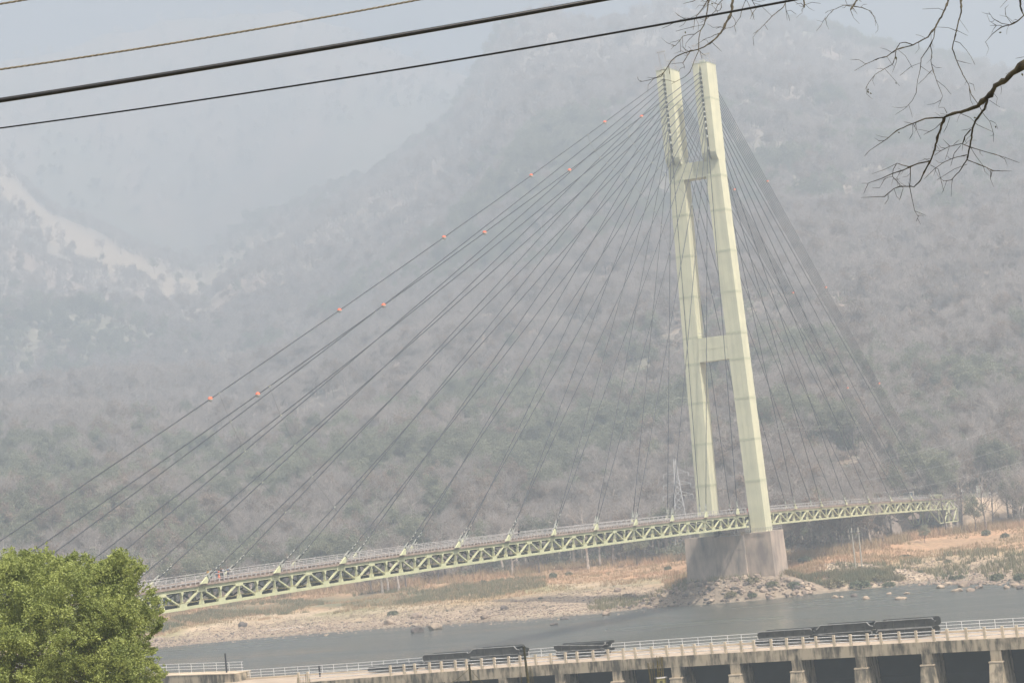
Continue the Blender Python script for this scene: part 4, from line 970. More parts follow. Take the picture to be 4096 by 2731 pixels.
x, y = bank_points(2600, .0, .11, 70.3, 73.4); nz_ = fbm(x, y, 6, 3) > -.05; tufts('waterside_reeds', x[nz_], y[nz_], .6, 1.7, M_['reed'], 'dark green reeds fringing the water below the pair of poles', 8, .06, 'reeds')
x, y = bank_points(800, .02, .2, 65.5, 70.3); tufts('heap_reeds', x, y, .7, 1.7, M_['reed'], 'brownish reeds growing between the riprap rocks', 8, .06, 'reeds')
x, y = bank_points(6000, .95, 1.25, 56, 79); tufts('tall_dry_grass', x, y, 1., 2.6, M_['dry'], 'tall straw coloured grass at the edge of the wood', 6, .05)
def bush_mesh(seed, mt, n=700):
    nr = np.random.RandomState(seed); d = rand_unit(n, nr); rad = nr.uniform(.35, 1, n) ** .6; c = d * rad[:, None] * (1, 1, .75); c[:, 2] = np.abs(c[:, 2]); c += .12 * np.sin(c * 7)
    ax = rand_unit(n, nr); side = np.cross(ax, rand_unit(n, nr)); side /= np.linalg.norm(side, axis=1)[:, None]
    co, q = quads('', c, ax, side, nr.uniform(.10, .24, n), nr.uniform(.05, .12, n)); me = bpy.data.meshes.new('foliage'); fast_mesh(me, co, q); me.materials.append(mt); return me
BU = [bush_mesh(1, M_['bush']), bush_mesh(2, M_['bush']), bush_mesh(3, M_['reed'], 800)]
BUSH = [
 (1572, 2460, 52, 34, 0, 'dark green bush on the stones, left of the large rounded boulder'),
 (1935, 2332, 30, 26, 1, 'round green bush at the wood edge above the middle of the bank'),
 (2212, 2312, 40, 40, 0, 'larger green bush at the wood edge near the row of pale trunks'),
 (2275, 2300, 34, 26, 2, 'smaller pale green bush at the wood edge near the row of pale trunks'),
 (2672, 2278, 34, 26, 1, 'light green bush in the orange grass left of the pier'),
 (2750, 2292, 26, 16, 0, 'low green bush touching the left side of the pier'),
 (2163, 2395, 24, 14, 0, 'small bush in the grass above the brown boulder'),
 (3345, 2345, 90, 44, 2, 'broad dark green reed bush on the waterline, left one right of the pier'),
 (3440, 2350, 100, 50, 0, 'broad green reed bush on the waterline below the pair of poles'),
 (3520, 2328, 60, 60, 2, 'tall green reed bush left of the pale cobbles'),
 (3555, 2345, 55, 36, 1, 'round green bush at the left end of the pale cobbles'),
 (3835, 2315, 55, 30, 1, 'light green bush amid the pale cobbles'),
 (3808, 2318, 30, 28, 0, 'dark bush touching the light green one amid the cobbles'),
 (3780, 2306, 26, 22, 0, 'small dark bush left of the light green one'),
 (3990, 2320, 84, 46, 1, 'large rounded green bush by the water near the right edge'),
 (4080, 2318, 60, 46, 0, 'rounded dark green bush at the right edge of the picture'),
 (3682, 2290, 26, 20, 1, 'small bush beside the dark stones above the cobbles'),
 (4045, 2245, 44, 34, 2, 'dull bush in the dry grass near the right edge'),
 (3790, 2250, 36, 26, 2, 'faded bush in the dry grass above the cobbles'),
 (3620, 2230, 60, 24, 1, 'flat green bush at the upper edge of the cobbles'),
 (3010, 2330, 60, 36, 2, 'brown green bush in front of the right half of the pier'),
 (2925, 2385, 56, 34, 2, 'brown reed bush among the rocks in front of the pier'),
 (3090, 2350, 60, 40, 2, 'reed bush in the rocks at the right corner of the pier'),
 (3175, 2350, 56, 42, 1, 'green reed bush at the right end of the rock heap'),
 (3220, 2250, 60, 44, 0, 'dark bush on the mound right of the pier'),
 (3010, 2388, 46, 30, 1, 'green bush at the waterline in the middle of the rock heap'),
 (4020, 2150, 40, 34, 0, 'dark green bush at the foot of the bare trees on the right'),
 (3945, 2140, 44, 38, 0, 'dark green bush at the right end of the pale embankment'),
]
for (u, v, wpx, hpx, i, lab) in BUSH:
    p = on_ground(u, v); k = float((p - CAM) @ FWD) / FPX; root = empty('bush', tuple(p), lab, 'bush', 'bushes on the far bank')
    M = Matrix.Translation(Vector([float(c) for c in p]) - Vector((0, 0, .1))) @ Matrix.Rotation(random.random() * 6, 4, 'Z') @ Matrix.Diagonal((wpx * k * .47, wpx * k * .5, hpx * k * .95, 1))
    o = bpy.data.objects.new('foliage', BU[i]); COL.objects.link(o); attach(o, M, root)
    st_ = MB()
    for q in range(3): st_.tube([p + np.array([0, 0, -.1]), p + np.array([random.uniform(-.3, .3) * wpx * k, random.uniform(-.3, .3) * wpx * k, hpx * k * .7])], [.05, .02], 4)
    st_.build('stem', M_['barkd'], root)

# ------------------------------------------------------------------ poles, pylon, road furniture on the far side
hp = on_ground(3423, 2272); hq = on_ground(3449, 2272)
hp = np.array([*on(3423, 2272, 2, hp[2])[:2], hp[2]]); hq = np.array([*on(3449, 2271, 2, hp[2])[:2], hp[2]])
H = empty('power_pole', tuple((hp + hq) / 2), 'pair of slim pale poles joined by a crossbar, right of the pier', 'power pole')
for p in (hp, hq): MB().tube([p - (0, 0, .5), p + (0, 0, 9.5)], [.19, .13], 8).build('pole', M_['polec'], H)
d = (hq - hp) / np.linalg.norm(hq - hp)
MB().bar(hp - d * .6 + (0, 0, 8.3), hq + d * .8 + (0, 0, 8.3), .14, .18).build('crossarm', M_['barkd'], H)
for t_ in (-.4, .9, 2.1): MB().tube([hp + d * t_ + (0, 0, 8.4), hp + d * t_ + (0, 0, 8.75)], .08, 6).build('insulator', M_['socket'], H)

def pylon(base, h, lab, rot=0.):
    root = empty('lattice_pylon', tuple(base), lab, 'pylon')
    def wdt(t_): return (h * .115) * (1 - t_) ** 1.15 + .35
    def c(i, t_): a = rot + math.pi / 4 + i * math.pi / 2; return np.array([base[0] + wdt(t_) * math.cos(a), base[1] + wdt(t_) * math.sin(a), base[2] + h * t_])
    for i in range(4):
        MB().tube([c(i, t_) for t_ in np.linspace(0, .98, 12)], .11, 4).build('leg', M_['steelp'], root)
    lv = [0, .16, .29, .40, .49, .57, .64, .70, .76, .81, .86, .90, .95]
    for i in range(4):
        m = MB()
        for a, b_ in zip(lv[:-1], lv[1:]): m.bar(c(i, a), c((i + 1) % 4, b_), .09); m.bar(c((i + 1) % 4, a), c(i, b_), .09); m.bar(c(i, b_), c((i + 1) % 4, b_), .07)
        m.build('bracing', M_['steelp'], root)
    ax = np.array([math.cos(rot), math.sin(rot), 0]); tips = []
    for t_ in (.58, .70, .82):
        for s in (-1, 1):
            m = MB(); tip = np.array([base[0], base[1], base[2] + h * t_]) + ax * s * (wdt(t_) + 3.1)
            for i in range(4):
                q = c(i, t_); q2 = c(i, t_ + .045)
                if (q - np.array(base))[:2] @ ax[:2] * s > 0: m.bar(q, tip, .09); m.bar(q2, tip, .09)
            m.build('crossarm', M_['steelp'], root); MB().tube([tip, tip - (0, 0, 1.1)], .09, 6).build('insulator', M_['steelp'], root); tips.append(tip - (0, 0, 1.1))
    return root, tips
pb = on_ground(2735, 2197)
pdir = math.atan2(_R[1], _R[0])
kk = float((pb - CAM) @ FWD) / FPX
_, tips1 = pylon(pb, 372 * kk, 'tall lattice transmission pylon left of the tower, at the foot of the wood', pdir)
# its conductors run to the right, up the valley
for j, (t_, dv) in enumerate(zip(tips1, (0, 0, 12, 12, 24, 24))):
    if j % 2 == 0: continue
    e = dep(4400, (1740, 1660, 1560)[j // 2], 640.)
    pts = [t_ + (e - t_) * q / 14 - np.array([0, 0, 7.0 * 4 * (q / 14) * (1 - q / 14)]) for q in range(15)]
    o = MB().tube(pts, .035, 4).build('power_line', M_['steelp']); tag(o, ('lowest', 'middle', 'topmost')[j // 2] + ' of three thin conductors strung from the lattice pylon to the right', 'power line')

# road signs, posts, booth by the bridge end
def road_pt(s, off):
    acc = 0
    for a, b_ in zip(ROAD[:-1], ROAD[1:]):
        L = np.hypot(*(b_ - a))
        if s <= acc + L or (b_ == ROAD[-1]).all():
            d_ = (b_ - a) / L; p = a + d_ * (s - acc) + np.array([d_[1], -d_[0]]) * off; return p[0], p[1], gz(*p), d_
        acc += L
q_black = M_['black']; m_wh = M_['white']
for i, s in enumerate(list(np.arange(22, 66, 3.4))):
    x, y, z, d_ = road_pt(s, 4.3)
    root = empty('guard_post', (x, y, z), 'black and white banded guard post at the road edge, %s from the bridge end' % ['first', 'second', 'third', 'fourth', 'fifth', 'sixth', 'seventh', 'eighth', 'ninth', 'tenth', 'eleventh', 'twelfth', 'thirteenth'][i], 'guard post', 'guard posts along the road')
    MB().box((x - .2, y - .2, z - .3), (x + .2, y + .2, z + .45)).build('white_band', m_wh, root)
    MB().box((x - .205, y - .205, z + .453), (x + .205, y + .205, z + .85)).build('black_band', q_black, root)
    MB().box((x - .2, y - .2, z + .853), (x + .2, y + .2, z + 1.35)).build('white_band', m_wh, root)
x, y, z, d_ = road_pt(17, 4.6)
sg = empty('road_sign', (x, y, z), 'tall road sign board on two white legs beside the end of the bridge', 'road sign')
A = np.array([x, y, z]); D3 = np.array([_R[0], _R[1], 0])
for s in (-.75, .75): MB().box(tuple(A + D3 * s - (.08, .08, .3)), tuple(A + D3 * s + (.08, .08, 3.6))).build('leg', m_wh, sg)
for zz, hh in ((1.5, .8), (2.45, .3), (2.9, .3), (3.35, .3)):
    MB().bar(A + D3 * -1.0 + (0, 0, zz + hh / 2), A + D3 * 1.0 + (0, 0, zz + hh / 2), .05, hh).build('panel', M_['socket'], sg)
x, y, z, d_ = road_pt(4, 4.6); A = np.array([x, y, z])
sg = empty('warning_sign', (x, y, z), 'small white triangular warning sign behind the tree at the bridge end', 'road sign')
MB().tube([A - (0, 0, .3), A + (0, 0, 2.6)], .05, 6).build('leg', m_wh, sg)
MB().prism([A + D3 * -.5 + (0, 0, 2.3), A + D3 * .5 + (0, 0, 2.3), A + (0, 0, 3.1)], (.04, .04, 0)).build('triangle', m_wh, sg)
bx = 391.0; zb = dk(bx); bt = empty('booth', (bx, 5.6, zb), 'small blue grey control booth beside the far railing at the end of the bridge', 'booth')
MB().box((bx - 1.3, 4.6, zb - .3), (bx + 1.3, 6.6, zb + 2.6)).build('cabin', M_['booth'], bt)
for q in range(4): MB().box((bx - 1.36, 4.5, zb + 1.2 + q * .33), (bx - 1.305, 6.6, zb + 1.32 + q * .33)).build('louvre', M_['rail'], bt)
MB().box((bx - 1.5, 4.4, zb + 2.603), (bx + 1.5, 6.8, zb + 2.75)).build('roof', M_['rail'], bt)
MB().tube([(394.5, 4.9, zb - .4), (394.5, 4.9, zb + 3.0)], .12, 8).build('marker_post', M_['ballw'])
tag(bpy.data.objects['marker_post'], 'pale round marker post standing right of the booth', 'post')

# ------------------------------------------------------------------ people
def skin_mesh(name, nodes, edges, mt, parent, M, sub=1, root=0):
    me = bpy.data.meshes.new(name); me.from_pydata([n[0] for n in nodes], edges, []); me.update()
    o = bpy.data.objects.new(name, me); COL.objects.link(o); me.materials.append(mt); attach(o, M, parent)
    md = o.modifiers.new('skin', 'SKIN'); md.use_smooth_shade = True
    sv = me.skin_vertices[0].data
    for i, n in enumerate(nodes): sv[i].radius = (n[1], n[2] if len(n) > 2 else n[1]); sv[i].use_root = (i == root)
    s_ = o.modifiers.new('sub', 'SUBSURF'); s_.levels = sub; s_.render_levels = sub; return o
def person(x, y, z, rz, lab, top, bottom, dress=None, h=1.68, arm=0.):
    root = empty('person', (x, y, z), lab, 'person', 'people on the bridge'); k = h / 1.7
    M = Matrix.Translation((x, y, z)) @ Matrix.Rotation(rz, 4, 'Z') @ Matrix.Scale(k, 4); WM[root.name] = M; root.matrix_basis = M
    N = [((0, 0, .95), .13, .10), ((0, 0, 1.15), .12, .09), ((0, 0, 1.36), .15, .09), ((0, 0, 1.47), .055), ((0, .01, 1.55), .075, .085), ((0, .01, 1.64), .07, .08)]
    Ed = [(0, 1), (1, 2), (2, 3), (3, 4), (4, 5)]
    for s in (-1, 1):
        b_ = len(N); N += [((s * .10, 0, .86), .085), ((s * .11, .02, .48), .058), ((s * .11, -.02, .08), .04), ((s * .12, .13, .03), .035)]; Ed += [(0, b_), (b_, b_ + 1), (b_ + 1, b_ + 2), (b_ + 2, b_ + 3)]
        b_ = len(N); ay = arm * .3
        N += [((s * .20, 0, 1.36), .052), ((s * .25, .02 + ay * .3, 1.10), .04), ((s * .23, .12 + ay, .90 + arm * .22), .03), ((s * .22, .16 + ay * 1.2, .83 + arm * .25), .035, .02)]; Ed += [(2, b_), (b_, b_ + 1), (b_ + 1, b_ + 2), (b_ + 2, b_ + 3)]
    skin_mesh('body', N, Ed, M_['skin'], root, M)
    skin_mesh('hair', [((0, -.02, 1.60), .082, .085), ((0, -.03, 1.68), .07, .07)] + ([((0, -.09, 1.48), .06, .05)] if dress else []), [(0, 1)] + ([(0, 2)] if dress else []), M_['hair'], root, M)
    T_ = [((0, 0, .93), .15, .12), ((0, 0, 1.15), .14, .11), ((0, 0, 1.37), .165, .105), ((-.205, 0, 1.36), .066), ((-.24, .02, 1.16), .058), ((.205, 0, 1.36), .066), ((.24, .02, 1.16), .058)]
    skin_mesh('shirt', T_, [(0, 1), (1, 2), (2, 3), (3, 4), (2, 5), (5, 6)], top, root, M)
    if dress:
        skin_mesh('skirt', [((0, 0, 1.0), .15, .13), ((0, 0, .6), .21, .19), ((0, 0, .1), .29, .26)], [(0, 1), (1, 2)], dress, root, M)
        skin_mesh('shawl', [((-.12, .06, 1.40), .06, .04), ((.02, .11, 1.18), .07, .03), ((.16, .05, .98), .08, .04)], [(0, 1), (1, 2)], dress, root, M)
    else:
        q = [((0, 0, .96), .14, .115)]; e = []
        for s in (-1, 1): b_ = len(q); q += [((s * .10, 0, .84), .10), ((s * .11, .02, .48), .076), ((s * .11, -.02, .12), .06)]; e += [(0, b_), (b_, b_ + 1), (b_ + 1, b_ + 2)]
        skin_mesh('trousers', q, e, bottom, root, M)
    return root
C_or = cloth('orange_cloth', (.75, .17, .08)); C_wh = cloth('white_cloth', (.55, .57, .62)); C_bl = cloth('blue_cloth', (.10, .17, .24)); C_dk = cloth('dark_cloth', (.03, .035, .045)); C_gy = cloth('grey_cloth', (.10, .11, .14)); C_re = cloth('red_cloth', (.45, .05, .04)); C_yl = cloth('yellow_cloth', (.60, .36, .10))
def at_deck(u, v, y): p = on(u, v, 1, y); return float(p[0]), y, dk(float(p[0])) + .05
ppl = [
 (875, 2297, -2.6, 1.0, 'woman in a bright orange sari leaning at the near railing', C_or, None, C_or, 1.60, .3),
 (868, 2296, -1.5, 2.2, 'person in dark teal clothes half hidden behind the woman in the orange sari', C_bl, C_bl, None, 1.62, 0),
 (885, 2289, 1.2, 2.6, 'man in dark shirt behind the man in the white shirt', C_dk, C_dk, None, 1.72, .4),
 (893, 2290, -.8, .4, 'man in white shirt standing on the deck next to the orange sari', C_wh, C_dk, None, 1.70, .3),
 (912, 2287, -.2, 2.9, 'man in blue grey shirt and dark trousers, rightmost of the group near the orange sari', C_bl, C_gy, None, 1.72, .8),
 (833, 2303, 2.8, 1.5, 'woman in orange and yellow clothes by the far railing, leftmost of the group', C_yl, None, C_yl, 1.58, .2),
 (844, 2297, 2.4, .9, 'person in dark clothes by the far railing left of the large cable anchor', C_dk, C_dk, None, 1.66, .2),
 (2076, 2131, 2.0, 1.2, 'lone person in black walking on the deck in the middle of the span', C_dk, C_dk, None, 1.72, 0),
 (2916, 2043, -1.8, .5, 'person with white top, leftmost of the three standing just left of the near tower leg', C_wh, C_dk, None, 1.62, .1),
 (2924, 2039, -.6, 2.4, 'person in grey clothes in the middle of the three left of the near tower leg', C_gy, C_dk, None, 1.66, .1),
 (2933, 2038, -1.6, 1.1, 'person in black, rightmost of the three by the cable anchor left of the tower leg', C_dk, C_dk, None, 1.72, .3),
 (2974, 2037, -1.4, 1.9, 'person in pale clothes close to the near tower leg', C_wh, C_gy, None, 1.66, .5),
 (2989, 2035, -1.0, .3, 'person in dark clothes touching the left side of the near tower leg', C_dk, C_re, None, 1.70, 0),
]
for (u, v, y, rz, lab, a, b_, c, h, arm) in ppl:
    x, yy, z = at_deck(u, v, y); person(x, yy, z, rz, lab, a, b_, c, h, arm)

# ------------------------------------------------------------------ canal head regulator in front
P0 = np.array([-40.6, -51.6]); td = np.array([-.0531, -.9986]); nd = np.array([.9986, -.0531])
ZC = -12.0
def zc(s): return ZC + .28 * (1 - ((s - 42) / 42.) ** 2) if -5 < s < 92 else ZC + .28 * (1 - 1.25)
def Q(s, n, z): p = P0 + td * s + nd * n; return (float(p[0]), float(p[1]), float(z))
def s_of(u):
    lo, hi = -40., 130.
    for _ in range(40):
        m_ = (lo + hi) / 2; p = np.array(Q(m_, 0, ZC)) - CAM; uu = 2048 + FPX * (p @ RGT) / (p @ FWD)
        lo, hi = (m_, hi) if uu < u else (lo, m_)
    return lo
def qbox(m, s0, s1, n0, n1, z0, z1, cam_=True):
    f = (lambda s: zc(s)) if cam_ else (lambda s: 0.)
    m.hexa([Q(s1, n0, z0 + f(s1)), Q(s1, n1, z0 + f(s1)), Q(s0, n1, z0 + f(s0)), Q(s0, n0, z0 + f(s0))], [Q(s1, n0, z1 + f(s1)), Q(s1, n1, z1 + f(s1)), Q(s0, n1, z1 + f(s0)), Q(s0, n0, z1 + f(s0))]); return m
cb = empty('canal_head_regulator', Q(42, 4, -24), 'long stained concrete intake bridge with open gate bays in front of the river', 'barrage')
def su_at(u, n):     # s of a pixel column on the line n metres behind the edge
    lo, hi = -80., 130.
    for _ in range(40):
        m_ = (lo + hi) / 2; p = np.array(Q(m_, n, ZC + 1)) - CAM; uu = 2048 + FPX * (p @ RGT) / (p @ FWD)
        lo, hi = (m_, hi) if uu < u else (lo, m_)
    return lo
WD = 11.0; SE0, SE1 = su_at(950, WD), 95.0
ss = np.linspace(SE0, SE1, 24)
fa = MB(); sl_ = MB()
for a, b_ in zip(ss[:-1], ss[1:]): qbox(sl_, a, b_, .12, WD, -.35, 0)
sl_.build('road_slab', M_['canaldeck'], cb)
pu = [1776, 1989, 2215, 2445, 2680, 2915, 3161, 3417, 3680, 3954]; ps = [s_of(u) for u in pu]; ps = [ps[0] - 7.1 * 3, ps[0] - 7.1 * 2, ps[0] - 7.1] + ps + [ps[-1] + 7.1]
# edge girders between the pier centres, joints visible
for a, b_ in zip(ps[:-1], ps[1:]):
    a0, b0 = max(a + .6, SE0), b_ + .6
    if b0 <= a0: continue
    mid = np.linspace(a0 + .012, b0 - .012, 4); g = MB()
    for c, d_ in zip(mid[:-1], mid[1:]): qbox(g, c, d_, 0, .45, -1.18, .03)
    g.build('edge_girder', M_['conc'], cb)
for s in ps:
    if s < SE0: continue
    g = MB(); qbox(g, s, s + 1.15, .02, 9.5, -2.3, -1.19); z = zc(s)
    p_ = g.build('pier_head', M_['conc'], cb)
    g = MB()
    lo = [Q(s + 1.75, -2.6, -24.5), Q(s + 1.75, 9.5, -24.5), Q(s - .35, 9.5, -24.5), Q(s - .35, -2.6, -24.5)]; hi = [Q(s + 1.22, -.34, z - 2.3), Q(s + 1.22, 9.5, z - 2.3), Q(s - .08, 9.5, z - 2.3), Q(s - .08, -.34, z - 2.3)]
    g.hexa(lo, hi); g.build('pier_shaft', M_['conc'], cb)
    g = MB(); qbox(g, s - .14, s + 1.28, -.42, .5, -2.44, -2.30); g.build('ledge', M_['concl'], cb)
for a, b_ in zip(ps[:-1], ps[1:]):
    g = MB(); qbox(g, a + 1.2, b_ - .05, 3.4, 3.6, -12.3, -1.19); gt = g.build('gate_leaf', M_['gate'], cb)
    for q in range(1, 4):
        g = MB(); qbox(g, a + 1.25, b_ - .1, 3.3, 3.398, -1.3 - q * 2.6, -1.05 - q * 2.6); g.build('gate_rib', M_['gate'], gt)
# near parapet: posts two and two, three white pipes
postu = [1199, 1243]
base_u = [1286, 1344, 1386, 1446, 1488, 1552, 1594]
psx = []
for s in ps[2:]:
    for o_ in (-.42, 1.5, 3.0, 5.05): psx.append(s + o_)
par = empty('near_parapet', Q(42, .3, ZC)); attach(par, Matrix.Translation(Q(42, .3, ZC)), cb)
px0 = s_of(1192)
psx = [px0, px0 + 1.35] + [s for s in psx if s > px0 + 2.4]
for s in psx:
    g = MB(); z = zc(s); qbox(g, s - .13, s + .13, .14, .40, .03, 1.26); g.build('post', M_['post'], par)
for h in (.42, .75, 1.08):
    for a, b_ in zip(psx[:-1], psx[1:]):
        member('pipe', Q(a, .27, zc(a) + h + random.uniform(-.012, .012)), Q(b_, .27, zc(b_) + h + random.uniform(-.012, .012)), .075, .075, M_['white'], par, 'pipe')
# far kerb and pipe railing
g = MB()
for a, b_ in zip(ss[:-1], ss[1:]): qbox(g, a, b_, WD - .7, WD - .05, .003, .22)
g.build('far_kerb', M_['concl'], cb)
fr = empty('far_railing', Q(42, WD - .2, ZC)); attach(fr, Matrix.Translation(Q(42, WD - .2, ZC)), cb)
s_ = SE0 + .1; fps = []
while s_ < SE1: fps.append(s_); s_ += 2.02 if len(fps) % 2 else 1.72
for s in fps: member('post', Q(s, WD - .25, zc(s) + .2), Q(s, WD - .25, zc(s) + 1.22), .07, .07, M_['white'], fr, 'pipe')
for h in (.50, .85, 1.2):
    for a, b_ in zip(fps[:-1], fps[1:]): member('pipe', Q(a, WD - .25, zc(a) + h), Q(b_, WD - .25, zc(b_) + h), .06, .06, M_['white'], fr, 'pipe')
# left part: low wall, higher block with its own railing
sb = su_at(938, WD - 3)
wb = empty('retaining_block', Q(sb - 8, WD - 2, -24), 'higher mossy concrete block with a pale cap at the left end of the intake', 'retaining wall')
g = MB(); g.hexa([Q(sb, WD - 3, -24), Q(sb, WD + .5, -24), Q(sb - 30, WD + .5, -24), Q(sb - 30, WD - 3, -24)], [Q(sb, WD - 3, -11.08), Q(sb, WD + .5, -11.08), Q(sb - 30, WD + .5, -10.3), Q(sb - 30, WD - 3, -10.3)]); g.build('wall', M_['conc'], wb)
g = MB(); g.hexa([Q(sb + .05, WD - 3.05, -11.075), Q(sb + .05, WD + .55, -11.075), Q(sb - 30, WD + .55, -10.295), Q(sb - 30, WD - 3.05, -10.295)], [Q(sb + .05, WD - 3.05, -10.97), Q(sb + .05, WD + .55, -10.97), Q(sb - 30, WD + .55, -10.19), Q(sb - 30, WD - 3.05, -10.19)]); g.build('cap', M_['concl'], wb)
wr_ = empty('block_railing', Q(sb - 8, WD - 1, -11), 'white pipe railing on top of the higher concrete block', 'railing')
fz = lambda s: -10.97 + (sb - s) * .026
sp = [sb - .5 - 2.02 * q for q in range(14)]
for s in sp: member('post', Q(s, WD - .6, fz(s)), Q(s, WD - .6, fz(s) + 1.25), .07, .07, M_['white'], wr_, 'pipe')
for h in (.5, .85, 1.22): member('pipe', Q(sp[0] + .2, WD - .6, fz(sp[0]) + h), Q(sp[-1], WD - .6, fz(sp[-1]) + h), .06, .06, M_['white'], wr_, 'pipe')
s = su_at(909, WD - 1.5); o = MB().tube([Q(s, WD - 1.6, fz(s) - .02), Q(s, WD - 1.6, fz(s) + 2.45)], .115, 8).build('black_post', M_['black']); tag(o, 'plain black post standing on the higher concrete block', 'post')
s = su_at(1277, 8); o = MB().tube([Q(s, 8, zc(s)), Q(s, 8, zc(s) + 1.35)], .12, 8).build('bollard', M_['black']); tag(o, 'short dark bollard on the slab behind the first pale posts', 'bollard')

# dark steel sections lying on the slab, most of them one on another
def steel_section(s0, s1, n0, n1, z, h, shape, lab):
    root = empty('steel_section', Q((s0 + s1) / 2, n0, z), lab, 'steel section', 'dark steel sections on the slab')
    L = s1 - s0
    if shape == 'up': prof = [(0, .30 * h), (.02, .55 * h), (.10, h), (.90, h), (.95, .62 * h), (1, .55 * h), (1, .30 * h), (.97, 0), (.02, 0)]
    elif shape == 'down': prof = [(0, h), (0, .45 * h), (.07, .05 * h), (.1, 0), (.88, 0), (.95, .55 * h), (1, .7 * h), (1, h)]
    else: prof = [(0, .25 * h), (.03, 0), (.97, 0), (1, .25 * h), (1, .8 * h), (.97, h), (.03, h), (0, .8 * h)]
    P_ = lambda n: [Q(s0 + a * L, n, z + b__) for a, b__ in prof]
    dv = np.array([nd[0] * .06, nd[1] * .06, 0])
    MB().prism(P_(n0), dv).build('side_plate', M_['girder'], root)
    MB().prism(P_(n1 - .06), dv).build('side_plate', M_['girder'], root)
    top = h * (.93 if shape != 'down' else .90)
    MB().hexa([Q(s1 - .1 * L, n0 + .07, z + top - .08), Q(s1 - .1 * L, n1 - .07, z + top - .08), Q(s0 + .1 * L, n1 - .07, z + top - .08), Q(s0 + .1 * L, n0 + .07, z + top - .08)], [Q(s1 - .1 * L, n0 + .07, z + top), Q(s1 - .1 * L, n1 - .07, z + top), Q(s0 + .1 * L, n1 - .07, z + top), Q(s0 + .1 * L, n0 + .07, z + top)]).build('floor_plate', M_['girder'], root)
    # edge flange following the profile, ribs, slots
    up_ = [pt for pt in prof if pt[1] >= .5 * h]; up_.sort()
    fl = MB()
    for a, b__ in zip(up_[:-1], up_[1:]): fl.bar(Q(s0 + a[0] * L, n0 - .03, z + a[1]), Q(s0 + b__[0] * L, n0 - .03, z + b__[1]), .14, .07)
    fl.build('top_flange', M_['flange'], root)
    MB().bar(Q(s0 + .04 * L, n0 - .04, z + .06), Q(s1 - .04 * L, n0 - .04, z + .06), .1, .06).build('bottom_flange', M_['flange'], root)
    for q in range(5):
        s = s0 + L * (.14 + .18 * q); MB().bar(Q(s, n0 - .045, z + .05), Q(s, n0 - .045, z + h * .9), .09, .07).build('rib', M_['girder'], root)
    for f in (.16, .80): MB().bar(Q(s0 + f * L, n0 - .02, z + h * .5), Q(s0 + f * L + .35, n0 - .02, z + h * .5), .05, .1).build('slot_plate', M_['black'], root)
    for e_ in (s0 - .02, s1 + .02): MB().tube([Q(e_, n0 + .1, z + h * .6), Q(e_, n0 + .55, z + h * .6)], .08, 8).build('coupling_lug', M_['girder'], root)
def sec(u0, u1, n0, dz, h, shape, lab):
    s0, s1 = su_at(u0, n0), su_at(u1, n0); steel_section(s0, s1, n0, n0 + 2.4, zc((s0 + s1) / 2) + dz, h, shape, lab)
sec(1469, 1672, 7.0, .10, .66, 'flat', 'low dark steel section lying flat and single, leftmost on the slab')
sec(1694, 1878, 7.0, .08, .78, 'flat', 'lower steel section of the second stack from the left')
sec(1692, 1876, 7.0, .90, .80, 'flat', 'upper steel section of the second stack from the left')
sec(1884, 2076, 7.0, .08, .85, 'down', 'lower steel section of the stack left of the tall mossy pole')
sec(1876, 2080, 7.0, .97, .98, 'up', 'upper steel section with sloping ends, left of the tall mossy pole')
sec(2224, 2422, 7.0, .08, .74, 'down', 'lower steel section of the stack standing alone in the middle')
sec(2218, 2424, 7.0, .86, .82, 'down', 'upper steel section of the stack standing alone in the middle')
sec(3020, 3240, 6.6, .08, .72, 'flat', 'lower steel section of the left stack among the three on the right')
sec(3032, 3250, 6.6, .84, .80, 'flat', 'upper steel section of the left stack among the three on the right')
sec(3272, 3488, 6.6, .08, .85, 'down', 'lower steel section of the middle stack among the three on the right')
sec(3264, 3495, 6.6, .97, .98, 'up', 'upper steel section with sloping ends, middle stack of the three on the right')
sec(3506, 3732, 6.6, .08, .95, 'flat', 'lower steel section of the rightmost stack')
sec(3502, 3738, 6.6, 1.06, .95, 'flat', 'upper steel section of the rightmost stack')

# poles and bare reinforcement rising from below, nearer the viewpoint
p = dep(2095, 2584, 150); p2 = dep(2128, 2860, 150); o = MB().tube([(p2[0], p2[1], p2[2] - 8), tuple(p2), tuple((p + p2) / 2), tuple(p)], [.11, .10, .09, .075], 8).build('mossy_pole', M_['moss']); tag(o, 'tall thin mossy wooden pole rising in front of the intake', 'pole')
p = dep(1877, 2656, 150); p2 = dep(1895, 2860, 150); rt_ = empty('guyed_pole', tuple(p2 - (0, 0, 8)), 'short mossy pole with ropes tied to its top, left of the tall mossy one', 'pole')
MB().tube([(p2[0], p2[1], p2[2] - 8), tuple(p2), tuple(p)], [.11, .09, .07], 8).build('pole', M_['moss'], rt_)
for (u, v) in ((1780, 2742), (1960, 2752)): MB().tube([p - (0, 0, .25), (p + dep(u, v, 150)) / 2 - (0, 0, .25), dep(u, v, 150), dep(u + (u - 1877) * .6, v + 90, 150)], .014, 4).build('rope', M_['rebar'], rt_)
def rebars(us, lab, D=120, foot=2900):
    root = empty('rebar_bundle', tuple(dep(us[0][0], foot, D) - (0, 0, 6)), lab, 'reinforcement bars', 'bundles of bare reinforcement')
    for (u, v, u2) in us:
        a, b_ = dep(u, v, D), dep(u2, 2760, D); e = a + (b_ - a) * 2.2; MB().tube([tuple(a), tuple(b_), tuple(e), (e[0], e[1], e[2] - 6)], .016, 4).build('bar', M_['rebar'], root)
    return root
rebars([(2590, 2649, 2606), (2594, 2652, 2609), (2603, 2648, 2615), (2612, 2647, 2626)], 'leaning rusty bars left of the formwork column')
